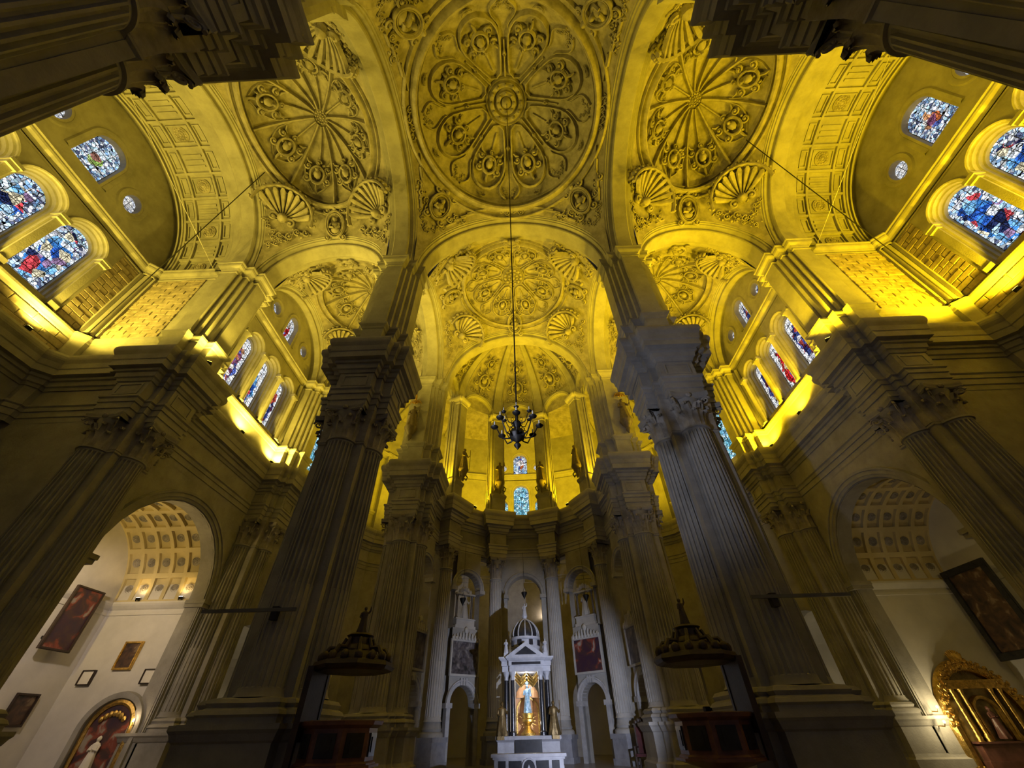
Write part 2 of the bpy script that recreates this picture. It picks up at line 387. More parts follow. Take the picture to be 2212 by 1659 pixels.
# ---------------------------------------------------------------- sail vaults with raised ring domes and their stucco relief
class Vault:
    def __init__(s, cx, cy, hx, hy, zs, ax, ay, zc, pw=2.2):
        s.cx, s.cy, s.hx, s.hy, s.zs, s.ax, s.ay, s.zc, s.pw = cx, cy, hx, hy, zs, ax, ay, zc, pw; s.R2 = hx*hx+hy*hy
    def sail(s, dx, dy): return s.zs+sqrt(max(s.R2-dx*dx-dy*dy, 0))
    def z(s, dx, dy):
        q = sqrt((dx/s.ax)**2+(dy/s.ay)**2)
        if q >= 1: return s.sail(dx, dy)
        if q < 1e-6: return s.zc
        zr = s.sail(dx/q, dy/q); return zr+(s.zc-zr)*(1-q**s.pw)
    def p(s, dx, dy, d=0.0):
        v = Vector((s.cx+dx, s.cy+dy, s.z(dx, dy)))
        return v + s.n(dx, dy)*d if d else v
    def n(s, dx, dy):       # inward (downward) normal
        e = .03; v = Vector(((s.z(dx+e,dy)-s.z(dx-e,dy))/(2*e), (s.z(dx,dy+e)-s.z(dx,dy-e))/(2*e), -1)); return v.normalized()
    def pq(s, q, a): return (q*s.ax*cos(a), q*s.ay*sin(a))
    def surface(s, name, m, na=96, n1=14, n2=8):
        M = MB(); rows = []; angs = []
        corner = [math.atan2(s.hy*sy, s.hx*sx) for sx, sy in ((1,1),(-1,1),(-1,-1),(1,-1))]
        base = [2*PI*i/na for i in range(na)]
        for c in corner:
            c %= 2*PI; i = min(range(na), key=lambda k: abs(base[k]-c)); base[i] = c
        for i in range(n1+1):
            q = max(i/n1, .004); rows.append([tuple(s.p(q*s.rE(a)*cos(a), q*s.rE(a)*sin(a))) for a in base])
        for i in range(1, n2+1):
            t = i/n2; rows.append([tuple(s.p((s.rE(a)*(1-t)+s.rB(a)*t)*cos(a), (s.rE(a)*(1-t)+s.rB(a)*t)*sin(a))) for a in base])
        M.loft(rows, True); o = M.build(name, m, None, True, kind='structure'); return o
    def rE(s, a): return 1/sqrt((cos(a)/s.ax)**2+(sin(a)/s.ay)**2)
    def rB(s, a): return min(s.hx/max(abs(cos(a)),1e-6), s.hy/max(abs(sin(a)),1e-6))
    def curve(s, name, pts, w, h, parent, closed=False, m=None, prof=None):
        h *= 1.75; w *= 1.15
        pr = prof or [(-w/2,-.05),(-w*.42,h*.55),(-w*.2,h),(w*.2,h),(w*.42,h*.55),(w/2,-.05)]
        P = [s.p(*q) for q in pts]; N = [s.n(*q) for q in pts]
        return MB().sweep(P, N, pr, closed).build(name, m or CARVE, parent, True)
    def put(s, name, me, dx, dy, parent, ang=None, sc=1.0, d=0.0):
        """shared relief mesh: local Z = inward normal, local Y points uphill (towards the crown) unless ang given"""
        nrm = s.n(dx, dy); up = Vector((-dx, -dy, 0)) if ang is None else Vector((cos(ang), sin(ang), 0))
        y = (up-nrm*up.dot(nrm)).normalized(); x = y.cross(nrm)
        M = Matrix((x, y, nrm)).transposed().to_4x4() @ Matrix.Diagonal((sc,sc,sc*1.7,1)); M.translation = s.p(dx, dy, d)
        o = O(name, me, parent); o.matrix_local = M; return o
def spiral(M, c, r, turns, a0, hand=1, th=.06, z=.08, n=16):
    pts = []; rs = []
    for i in range(n+1):
        t = i/n; a = a0+hand*2*PI*turns*t; q = r*(1-.82*t); pts.append((c[0]+q*cos(a), c[1]+q*sin(a), z)); rs.append(th*(1-.3*t))
    M.tube(pts, rs, 5); M.ell((c[0],c[1],z), (th*1.4,th*1.4,th*1.6), 6, 4)
def shell_mesh(n=9, R=1.0):
    M = MB(); rim = []
    for i in range(n):
        a = PI*(.08+.84*(i+.5)/n); hw = PI*.84/n/2*.86; rows = []
        for t in (.1,.3,.55,.8,.95,1.0):
            r = R*t; z = .05+.34*t*t; w = r*math.tan(hw); bulge = .16*R*hw*2*t*1.4
            k = 1.0 if t < .96 else .6
            cx, cy = r*cos(a), r*sin(a); tx, ty = -sin(a)*w*k, cos(a)*w*k
            rows.append([(cx-tx,cy-ty,z-.06),(cx-tx*.6,cy-ty*.6,z+bulge*.8),(cx,cy,z+bulge),(cx+tx*.6,cy+ty*.6,z+bulge*.8),(cx+tx,cy+ty,z-.06)])
        M.loft(rows, False)
    pts = [(1.12*R*cos(PI*i/20), 1.12*R*sin(PI*i/20), .38) for i in range(21)]; M.tube(pts, .06, 6)
    for i in range(15):
        a = PI*(i+.5)/15; M.ell((1.23*R*cos(a),1.23*R*sin(a),.34), (.07,.07,.07), 6, 4)
    M.ell((0,0,.1), (.2,.2,.16), 8, 5); spiral(M, (.32,-.08), .2, 1.2, PI, -1); spiral(M, (-.32,-.08), .2, 1.2, 0, 1)
    return M.mesh('shell', CARVE, True)
def cartouche_mesh(kind=0):
    """strapwork cartouche about 1 across"""
    M = MB(); rnd = random.Random(kind+3)
    n = 18; M.tube([(.3*cos(2*PI*i/n), .38*sin(2*PI*i/n), .12) for i in range(n+1)], .055, 5)
    M.ell((0,.05,.1), (.17,.22,.12), 8, 5); M.ell((0,.2,.2), (.08,.09,.1), 6, 4)
    for sx in (-1,1):
        spiral(M, (sx*.42,.34), .15, 1.3, PI/2-sx*PI/2, -sx, .045, .1, 12); spiral(M, (sx*.44,-.2), .16, 1.3, PI/2+sx*PI/2, sx, .045, .1, 12)
        M.tube([(sx*.3,.5,.05),(sx*.44,.55,.1),(sx*.5,.68,.12)], [.05,.045,.03], 5)
    spiral(M, (0,.56), .13, 1.2, 0, 1, .045, .1, 10); M.tube([(0,-.4,.08),(0,-.62,.1),(.05,-.75,.08)], [.06,.05,.03], 5)
    for _ in range(6): M.ell((rnd.uniform(-.45,.45), rnd.uniform(-.5,.55), .08), (.06,.06,.09), 6, 4)
    return M.mesh('cartouche', CARVE, True)
def oval_mesh():
    M = MB(); n = 24
    for r, th in ((1.0,.09),(.82,.05)): M.tube([(.68*r*cos(2*PI*i/n), r*sin(2*PI*i/n), .15) for i in range(n+1)], th, 6)
    for sx in (-1,1): spiral(M, (sx*.55,1.05), .25, 1.3, PI/2-sx*PI/2, -sx, .07, .14); spiral(M, (sx*.6,-1.0), .25, 1.3, PI/2+sx*PI/2, sx, .07, .14)
    M.ell((0,1.2,.15), (.18,.2,.15), 8, 5); return M.mesh('oval_frame', CARVE, True)
def fig_mesh():
    """half-length relief figure for the oval medallions"""
    M = MB(); M.ell((0,.42,.16), (.17,.2,.16), 10, 6); M.ell((0,-.05,.08), (.36,.32,.18), 10, 6); M.ell((0,-.45,.06), (.45,.35,.16), 10, 6)
    M.tube([(-.3,.05,.15),(-.38,-.25,.22),(-.05,-.3,.28)], [.1,.09,.07], 6); M.tube([(.3,.05,.15),(.36,-.2,.2),(.1,-.4,.26)], [.1,.09,.07], 6)
    return M.mesh('medallion_figure', CARVE, True)
def scroll_mesh(seed):
    M = MB(); r = random.Random(seed); x = -.9; h = 1
    while x < .95:
        spiral(M, (x, .12*h), .26, 1.4, -h*PI/2, h, .055, .08, 14); M.tube([(x+.24,.12*h,.06),(x+.34,0,.08),(x+.42,-.14*h,.06)], .045, 5)
        for _ in range(3): M.ell((x+r.uniform(-.3,.3), r.uniform(-.4,.4), .05), (r.uniform(.05,.11), r.uniform(.05,.1), .09), 6, 4)
        x += .6; h = -h
    return M.mesh('foliage_scroll', CARVE, True)
def rosette_mesh(R=1.0, hang=.35):
    M = MB(); M.lathe([(R,.0),(R*1.02,.1),(R*.94,.16),(R*.88,.1),(R*.84,.12),(R*.8,.2),(R*.62,.2),(R*.58,.1),(R*.5,.14),(R*.46,.24),(R*.3,.26),(R*.26,.18),(R*.18,.3),(R*.08,hang),(.001,hang)], 28, caps=False)
    for i in range(12):
        a = 2*PI*i/12; M.ell((R*.71*cos(a),R*.71*sin(a),.22), (R*.09,R*.09,.09), 7, 5)
    for i in range(8):
        a = 2*PI*i/8; M.ell((R*.38*cos(a),R*.38*sin(a),.27), (R*.07,R*.07,.08), 6, 4)
    return M.mesh('rosette', CARVE, True)
DIA = MB().add([(0,.3,0),(.16,0,0),(0,-.3,0),(-.16,0,0),(0,.16,.14),(.09,0,.14),(0,-.16,.14),(-.09,0,.14)], [(0,1,5,4),(1,2,6,5),(2,3,7,6),(3,0,4,7),(4,5,6,7)]).ell((0,0,.15),(.06,.06,.08),6,4).mesh('diamond', CARVE)
SHELL, OVAL, FIG = shell_mesh(), oval_mesh(), fig_mesh()
CART = [cartouche_mesh(i) for i in range(3)]; SCROLL = [scroll_mesh(i) for i in range(3)]; ROS = rosette_mesh()
def petal_pts(a, q0=.29, qc=.66, rr=.205, w0=.055, n=10):
    L = [(q0-.03,0),(q0,-w0*1.2),(.38,-.11),(.5,-.16)]
    for i in range(n+1):
        t = -PI*.5-.25+ (PI+.5)*i/n; L.append((qc+rr*cos(t), rr*sin(t)))
    L += [(.5,.16),(.38,.11),(q0,w0*1.2)]
    return [(x*cos(a)-y*sin(a), x*sin(a)+y*cos(a)) for x, y in L]
def rose_vault(V, ceil, sc=1.0, petals=True, boss=1.0):
    na = 72; E = lambda q: [V.pq(q, 2*PI*i/na) for i in range(na)]
    V.curve('ring_moulding', E(1.0), .34*sc, .28*sc, ceil, True); V.curve('ring_moulding', E(1.075), .16*sc, .14*sc, ceil, True)
    V.curve('ring_moulding', E(.955), .12*sc, .10*sc, ceil, True)
    V.put('boss', ROS, 0, 0.001, ceil, 0, .95*boss)
    for k in range(8):
        a = k*PI/4; b = a+PI/8
        if petals:
            V.curve('petal_frame', [(x*V.ax, y*V.ay) for x, y in petal_pts(b)], .15*sc, .17*sc, ceil, True)
            V.curve('spoke', [V.pq(.25+.19*i/5, a) for i in range(6)], .13*sc, .14*sc, ceil)
            V.put('diamond', DIA, *V.pq(.47, a), ceil, None, 1.3*sc)
            V.curve('spoke', [V.pq(.50+.1*i/3, a) for i in range(4)], .1*sc, .12*sc, ceil)
            V.curve('stem', [V.pq(.34+.17*i/4, b) for i in range(5)], .2*sc, .08*sc, ceil)
            V.put('cartouche', CART[k%3], *V.pq(.67, b), ceil, None, 1.75*sc)
            V.put('palmette', SHELL, *V.pq(.90, b), ceil, b, .30*sc)
            for sgn in (-1,1):
                V.put('scroll', SCROLL[(k+sgn)%3], *V.pq(.87, a+sgn*.05), ceil, a+sgn*.9, .42*sc)
                pts = []
                for i in range(9):
                    t = i/8; pts.append(V.pq(.70+.22*t, a+sgn*(.06+.16*math.sin(PI*t)*t)))
                V.curve('bracket_scroll', pts, .11*sc, .12*sc, ceil)
        else:
            V.curve('spoke', [V.pq(.11+.86*i/9, a) for i in range(10)], .24*sc, .2*sc, ceil)
            V.curve('stem', [V.pq(.12+.42*i/6, b) for i in range(7)], .17*sc, .14*sc, ceil)
            V.put('cartouche', CART[k%3], *V.pq(.73, b), ceil, None, 1.85*sc)
            pts = []
            for sgn in (-1,1):
                pts = []
                for i in range(8):
                    t = i/7; pts.append(V.pq(.52+.38*t, a+sgn*(.045+.31*t**3)))
                V.curve('petal_frame', pts, .1*sc, .1*sc, ceil)
def pendentives(V, ceil, mode, sc=1.0, east=1.0):
    """mode 'shell': scallop shells in the corners and an oval on the long sides; 'oval': oval medallions with rays in the corners"""
    for sx in (-1,1):
        for sy in (-1,1):
            cxn, cyn = V.hx*sx, V.hy*sy
            if mode == 'shell':
                V.put('shell', SHELL, cxn*.80, cyn*.80, ceil, None, 1.5*sc)
            else:
                V.put('oval_medallion', OVAL, cxn*.80, cyn*.80, ceil, None, .95*sc); V.put('medallion_figure', FIG, cxn*.80, cyn*.80, ceil, None, .95*sc)
                for e in range(4):
                    for ax_ in (0,1):
                        if ax_: pts = [(cxn*(.97-.012*e), cyn*(.74-.08*e-.10*t*(1+.4*e))) for t in (0,.35,.7,1)]
                        else: pts = [(cxn*(.74-.08*e-.10*t*(1+.4*e)), cyn*(.97-.012*e)) for t in (0,.35,.7,1)]
                        V.curve('ray', pts, .13*sc, .1*sc, ceil)
            ca = math.atan2(cyn, cxn)
            for j, f in enumerate(((.94,.66),(.66,.94),(.82,.60),(.60,.82),(.95,.84),(.84,.95))):
                x_, y_ = cxn*f[0], cyn*f[1]
                if (x_/V.ax)**2+(y_/V.ay)**2 < 1.2: continue
                V.put('foliage_scroll', SCROLL[(sx+sy+j)%3], x_, y_, ceil, ca+(1 if j%2 else -1)*.5*sx*sy, (.85,.85,.6,.6,.6,.6)[j]*sc)
    if mode == 'shell':
        for sy in (-1,1):
            qy = (V.ay*1.09+V.hy)/2 if V.hy-V.ay > .9 else V.hy*.90
            V.put('oval_medallion', OVAL, 0, sy*qy, ceil, None, .85*sc); V.put('medallion_figure', FIG, 0, sy*qy, ceil, None, .8*sc)
    else:
        for sx, sy in ((0,1),(0,-1),(1,0),(-1,0)):
            V.put('foliage_scroll', SCROLL[1], sx*V.hx*.97, sy*V.hy*.975, ceil, None, .8*sc)
# ---------------------------------------------------------------- the setting
MB().box(-40,40,-45,60,-.3,0).build('floor', FLOOR, None, kind='structure')
INS = 1.05
hyA = (Y1-Y0)/2-INS; ycA = (Y0+Y1)/2; hyB = (Y2-Y1)/2-INS; ycB = (Y1+Y2)/2
hxN = CX-INS; hxS = (AX-CX)/2-INS; xcS = (AX+CX)/2
VN = Vault(0, ycA, hxN, hyA, ZSPR, 6.5, 6.5, 38.0)
VP = Vault(0, ycB, hxN, hyB, ZSPR, 4.9, 4.75, 35.7)
c_n = VN.surface('ceiling', CARVE); rose_vault(VN, c_n, 1.0, True, 1.65); pendentives(VN, c_n, 'oval', 1.15)
tag(c_n, 'great round rose vault over the crossing, ringed with eight petals', None)
c_p = VP.surface('ceiling', CARVE); rose_vault(VP, c_p, .8, True, 1.15); pendentives(VP, c_p, 'shell', 1.2)
for s in (-1,1):
    VP.put('oval_medallion', OVAL, s*6.0, 0, c_p, None, 1.0); VP.put('medallion_figure', FIG, s*6.0, 0, c_p, None, 1.0)
tag(c_p, 'smaller rose vault with corner shells before the apse')
VA = {}; VB = {}
for s, side in ((-1,'left'),(1,'right')):
    VA[s] = Vault(s*xcS, ycA, hxS, hyA, ZSPR, 4.35, 5.3, 36.0)
    c = VA[s].surface('ceiling', CARVE); rose_vault(VA[s], c, .9, False, .55); pendentives(VA[s], c, 'shell', 1.22)
    tag(c, 'spoked oval vault of the %s aisle beside the crossing' % side)
    VB[s] = Vault(s*xcS, ycB, hxS, hyB, ZSPR, 4.2, 4.2, 34.1)
    c = VB[s].surface('ceiling', CARVE); rose_vault(VB[s], c, .8, False, .5); pendentives(VB[s], c, 'shell', 1.05)
    tag(c, 'spoked round vault of the %s aisle before the ambulatory' % side)
# arches between the bays
def arch_prof(n1=.53, n2=INS, d=.47):
    return [(d+.5,n2),(d,n2),(d-.03,n2),(d-.05,n2-.08),(d-.12,n2-.10),(d-.12,n2-.2),(d-.2,n2-.24),(d-.2,n1+.04),(d-.2,n1),(.06,n1),(.0,n1-.06),(0,-n1+.06),(.06,-n1),(d-.2,-n1),(d-.2,-n2+.24),(d-.12,-n2+.2),(d-.12,-n2+.10),(d-.05,-n2+.08),(d-.03,-n2),(d,-n2),(d+.5,-n2)]
TR = [0]
def trim(M, m=None, smooth=False, label=None):
    TR[0] += 1; return M.build('trim_%d' % TR[0], m or STONE, None, smooth, kind='structure', label=label)
def arch(fr, uc, half, label=None):
    return trim(mould(MB(), fr, arch_path(uc, ZSPR, half-.47, ZSPR, 40), arch_prof()), STONE, True, label)
for Y in (Y0, Y1, Y2):
    fr = Fr((0,Y,0), (1,0,0), (0,-1,0))
    arch(fr, 0, hxN)
    for s in (-1,1): arch(fr, s*xcS, hxS)
for s in (-1,1):
    for X in (CX, AX):
        fr = Fr((s*X,0,0), (0,1,0), (-s,0,0))
        arch(fr, ycA, hyA); arch(fr, ycB, hyB)
def mirx(M, s):
    if s < 0: M.v = [(-x,y,z) for x,y,z in M.v]
    return M
# ---------------- stained glass
PAL = dict(
 blue=((.03,.12,.55),(.45,.7,.95),(.85,.92,1),(.06,.25,.7),(.35,.22,.4),(.75,.08,.10),(.2,.5,.9),(.8,.72,.5),(.02,.03,.10)),
 clear=((.80,.9,1),(.55,.72,.92),(.85,.86,.98),(.25,.45,.75),(.9,.93,.96),(.10,.12,.22),(.5,.75,.85)),
 red=((.8,.03,.03),(.5,.02,.03),(.75,.06,.05),(.12,.10,.35),(.9,.75,.5),(.6,.02,.03),(.15,.03,.05)),
 dark=((.03,.03,.14),(.12,.02,.04),(.08,.10,.35),(.5,.08,.06),(.05,.08,.28),(.8,.8,.9),(.10,.03,.06)),
 rust=((.6,.16,.05),(.12,.18,.6),(.75,.35,.15),(.3,.1,.2),(.9,.85,.8)),
 white=((.95,.97,1),(.85,.9,1),(.9,.88,.85),(.75,.8,.92),(1,.97,.9)),
 cyan=((.35,.8,.95),(.55,.9,1),(.25,.6,.9),(.75,.95,1),(.15,.45,.6)),
 green=((.35,.55,.12),(.5,.65,.2),(.7,.85,.95),(.45,.2,.15),(.8,.9,.98)))
SG = {}
def glass(key, fg, bgk, fig, st, dens, seed):
    if key not in SG: SG[key] = stained('stained_glass_'+key, None, PAL[fg], PAL[bgk], fig, st, dens, seed)
    return SG[key]
def clip(poly, x0, x1, z0, z1):
    for ax, val, sg in ((0,x0,1),(0,x1,-1),(1,z0,1),(1,z1,-1)):
        out = []
        for i in range(len(poly)):
            a, b = poly[i-1], poly[i]; da, db = sg*(a[ax]-val), sg*(b[ax]-val)
            if (da >= 0) != (db >= 0):
                t = da/(da-db); out.append((a[0]+(b[0]-a[0])*t, a[1]+(b[1]-a[1])*t))
            if db >= 0: out.append(b)
        poly = out
        if not poly: break
    return poly
WN = [0]
def window(loc, rz, shape, m, cols, rows, label, n0=-.45, surround=None, R=None):
    """shape ('a',half,zspring above sill) or ('o',ru,rz); origin at sill centre / centre; local Y points into the room"""
    WN[0] += 1; w_ = thing('window_%d' % WN[0], label, None, loc, rz, None, 'structure')
    if shape[0] == 'a':
        hw, zs = shape[1], shape[2]; out = [(hw,0)]+[(hw*cos(PI*i/16), zs+hw*sin(PI*i/16)) for i in range(17)]+[(-hw,0)]; zt = zs+hw; zb = 0; path = arch_path(0, zs, hw, 0, 16)
    else:
        hw, rz_ = shape[1], shape[2]; out = [(hw*cos(2*PI*i/24), rz_*sin(2*PI*i/24)) for i in range(24)]; zb, zt = -rz_, rz_; path = circ_path(0, 0, hw, 24, rz_)
    g = .014
    for i in range(cols):
        for j in range(rows):
            c = clip(out, -hw+2*hw*i/cols+g, -hw+2*hw*(i+1)/cols-g, zb+(zt-zb)*j/rows+g, zb+(zt-zb)*(j+1)/rows-g)
            if len(c) > 2: MB().poly([(x,n0,z) for x,z in c], (0,.03,0)).build('pane', m, w_)
    M = MB()
    for i in range(cols+1):
        x = -hw+2*hw*i/cols
        if shape[0] == 'a': a, b = 0, shape[2]+sqrt(max(hw*hw-x*x,0))
        else: b = shape[2]*sqrt(max(1-(x/hw)**2,0)); a = -b
        if b-a > .1: M.box(x-.009,x+.009,n0-.02,n0+.05,a,b)
    for j in range(rows+1):
        z = zb+(zt-zb)*j/rows
        if shape[0] == 'a': b = hw if z <= shape[2] else sqrt(max(hw*hw-(z-shape[2])**2,0))
        else: b = hw*sqrt(max(1-(z/shape[2])**2,0))
        if b > .05: M.box(-b,b,n0-.02,n0+.05,z-.009,z+.009)
    M.build('glazing_bars', IRON, w_)
    fr = Fr((0,0,0),(1,0,0),(0,1,0)); M = MB()
    mould(M, fr, path, surround or [(.0,n0),(.06,-.12),(.12,-.1),(.12,.0),(.2,.05),(.26,.05),(.3,.0)], shape[0]=='o'); M.build('surround', STONE, w_, True)
    return w_
WENT = [(d+.02,z) for d,z in ENT_ARCH+ENT_FRIEZE+ENT_CORN[:-1]]+[(-.05,17.35)]
# ---------------- transept arms
Yt = ycA+hyA
def stones(parent, fr, u0, u1, z0, z1, h, wd, n=0.0, proud=.035, skip=None, rnd=random.Random(5), m=None):
    """ashlar courses: every block its own piece with open joints"""
    cache = {}; z = z0; row = 0
    while z < z1-.05:
        hh = min(h, z1-z); u = u0-(wd*.5 if row % 2 else 0)
        while u < u1-.02:
            a, b = max(u,u0), min(u+wd, u1); u += wd
            if b-a < .12 or (skip and skip((a+b)/2, z+hh/2, (b-a)/2)): continue
            k = (round(b-a,2), round(hh,2), rnd.randrange(3))
            if k not in cache:
                w2, h2, p = (b-a)/2-.014, hh-.03, proud*(.5+.5*k[2]); M = MB()
                M.loft([[fr.u*x+Vector((0,0,zz))+fr.n*nn for x,zz in ((-w2+e,e),(w2-e,e),(w2-e,h2-e),(-w2+e,h2-e))] for e, nn in ((0,-.06),(0,p),(.03,p+.02))], True, True)
                cache[k] = M.mesh('stone_block', m or BLOCK)
            O('stone_block', cache[k], parent, loc=fr((a+b)/2, z+.015, n))
        z += h; row += 1
for s, side in ((-1,'left'),(1,'right')):
    fo = Fr((s*TX,0,0), (0,1,0), (-s,0,0)); rz = s*PI/2
    # outer wall with triple window, lunette window and two oculi
    wy = [ycA-2.85, ycA, ycA+2.85]
    holes = [('a', y, 1.22, 19.75, 23.95) for y in wy]+[('a', ycA, 1.0, 27.5, 29.8)]+[('o', ycA+q, 28.7, .55, .75) for q in (-2.75,2.75)]
    wl = wall_holes(MB(), fo, Y0+.9, Yt+.6, 0, 33.6, holes, .9).build('wall_transept_'+side, STONE, None, kind='structure', label='end wall of the %s transept with its tall stained glass' % side)
    surr = [(.0,-.85),(.02,-.55),(.1,-.52),(.12,-.3),(.2,-.26),(.22,-.06),(.31,-.02),(.31,.12),(.38,.16),(.42,.12),(.42,-.02)]; osurr = [(0,-.45),(.05,-.2),(.14,-.16),(.18,.02),(.32,.1),(.42,.1),(.5,0)]
    for k, y in enumerate(wy):
        wname = ('west','middle','east')[k]
        window((s*TX,y,19.75), rz, ('a',.92,4.2), glass('t%d%d'%(s,k), 'blue', 'clear' if k else 'blue', (.8,2.6,2.2), 1.3, 6.0, 2.1*k+s), 4, 9,
               'tall arched stained glass window, %s of three in the %s transept' % (('nearest the camera','middle','farthest')[k], side), surround=surr, n0=-.8)
    window((s*TX,ycA,27.5), rz, ('a',.98,2.3), glass('tl%d'%s, 'green' if s<0 else 'rust', 'clear', (.45,1.6,1.0), 1.1, 6.5, 4.4), 3, 6,
           ('small arched window with a green robed figure' if s<0 else 'small arched window with a red and blue figure')+' high in the %s transept' % side, surround=osurr)
    for q in (-2.75,2.75):
        window((s*TX,ycA+q,28.7), rz, ('o',.53,.73), glass('to%d'%s, 'white', 'white', (.3,0,.3), .95, 9, 1.3), 2, 3,
               'oval white glass window %s the arched one high in the %s transept' % ('right of' if q*s<0 else 'left of', side), surround=osurr)
    # pilaster capitals between the windows
    M = MB()
    for y in (wy[0]-1.43, wy[0]+1.42, wy[1]+1.42, wy[2]+1.43):
        fo.box(M, y-.2,y+.2,19.5,23.5,-.02,.16); fo.box(M, y-.27,y+.27,23.5,23.75,-.3,.3); fo.box(M, y-.33,y+.33,23.75,23.95,-.3,.38); fo.box(M, y-.26,y+.26,19.45,19.75,-.02,.22)
    trim(M)
    skip = lambda u, z, w2: any(abs(u-y) < 1.75+w2 and z < 25.4 for y in wy)
    stones(wl, fo, ycA+4.7, Yt-.5, 19.5, 25.4, .36, .95, 0, skip=None)
    stones(wl, fo, ycA-6.2, Yt-.1, 17.5, 18.8, .43, 1.3, .06, m=BLOCK)
    # east and west walls of the arm
    fe = Fr((0,Yt,0), (1,0,0), (0,-1,0)); a, b = sorted((s*(AX+.3), s*(TX+.3)))
    we = wall_holes(MB(), fe, a, b, 0, ZSPR, [], .6).build('wall_transept_east_'+side, STONE, None, kind='structure', label='coursed stone side wall of the %s transept' % side)
    a, b = sorted((s*(AX+1.75), s*(TX-.5))); stones(we, fe, a, b, 19.5, 25.45, .36, 1.0, 0)
    fw = Fr((0,Y0+1.0,0), (1,0,0), (0,1,0)); a, b = sorted((s*(AX+.3), s*(TX+.3)))
    wall_holes(MB(), fw, a, b, 0, ZSPR, [], .6).build('wall_transept_west_'+side, STONE, None, kind='structure')
    # engaged shafts in the corner
    M = MB()
    for z0, z1 in ((19.5,25.5),(2.5,11.6)):
        M.lathe([(.34,z0),(.28,z0+.2),(.26,z1)], 12, (s*(TX-.28), Yt-.28)); M.box(*sorted((s*(TX-.75),s*(TX-.55))), Yt-.2, Yt, z0, z1); M.box(*sorted((s*(TX-.2),s*TX)), Yt-.75, Yt-.55, z0, z1)
    trim(M, STONE, True)
    # running mouldings
    path = [(AX+.6,Yt),(TX-.62,Yt),(TX-.62,Yt-.3),(TX-.3,Yt-.62),(TX,Yt-.62),(TX,Y0+1.0)]
    for prof in (WENT, DADO, IMPOST):
        trim(mirx(MB().plan(path, prof, False), s))
    # coffered barrel vault over the arm
    r = hyA; nA = 48; M = MB(); rows = []
    for x in (AX+.9, TX+.2): rows.append([(s*x, ycA+(r+.16)*cos(PI*i/nA), ZSPR+(r+.16)*sin(PI*i/nA)) for i in range(nA+1)])
    M.loft(rows, False); c = M.build('ceiling', STONE, None, True, kind='structure', label='coffered barrel vault of the %s transept' % side)
    def barrel(x0, x1, a0, a1, d0, d1, nm, m_=None):
        M = MB(); n = max(2, int((a1-a0)/.06)); rw = []
        for i in range(n+1):
            an = a0+(a1-a0)*i/n; rw.append([(s*x, ycA+q*cos(an), ZSPR+q*sin(an)) for x, q in ((x0,r-d0),(x1,r-d0),(x1,r-d1),(x0,r-d1))])
        M.loft(rw, True, True); return M.build(nm, m_ or STONE, c, True)
    xs = [AX+.95, AX+1.5, AX+1.65, AX+2.35, AX+2.5, AX+4.2, AX+4.35, AX+5.05, AX+5.2, TX+.2]
    for i0 in (0,): barrel(xs[0], xs[1], 0, PI, -.17, .06, 'plain_band')
    for i0 in (1,3,5,7): barrel(xs[i0], xs[i0+1], 0, PI, -.17, .02, 'rib')
    barrel(xs[8], xs[8]+.12, 0, PI, -.17, .12, 'rib'); barrel(xs[8]+.3, xs[8]+.42, 0, PI, -.17, .10, 'rib')
    nr = 13
    for k in range(nr+1):
        an = PI*k/nr; barrel(xs[2], xs[7], max(an-.012,0), min(an+.012,PI), -.17, .0, 'cross_rib')
    for k in range(nr):
        a0, a1 = PI*k/nr+.03, PI*(k+1)/nr-.03
        for xa, xb in ((xs[2],xs[3]),(xs[4],xs[5]),(xs[6],xs[7])):
            big = xb-xa > 1
            if k % 2 == 0 or not big:
                for (u0,u1,t0,t1) in ((xa+.1,xb-.1,a0+.01,a0+.022),(xa+.1,xb-.1,a1-.022,a1-.01),(xa+.1,xa+.17,a0+.01,a1-.01),(xb-.17,xb-.1,a0+.01,a1-.01)):
                    barrel(u0,u1,t0,t1,-.17,-.06,'coffer_frame')
            if big and k % 2 == 0:
                am = (a0+a1)/2; x = (xa+xb)/2; nn = Vector((0,-cos(am),-sin(am)))
                Mx = Matrix((Vector((1,0,0)), nn.cross(Vector((1,0,0))), nn)).transposed().to_4x4() @ Matrix.Scale(.5,4); Mx.translation = Vector((s*x, ycA+(r+.14)*cos(am), ZSPR+(r+.14)*sin(am)))
                O('rosette', ROS, c).matrix_local = Mx
            elif big:
                for j in range(3): barrel(xa+.2, xb-.2, a0+.03+j*.05, a0+.05+j*.05, -.17, -.08, 'coffer_bar')
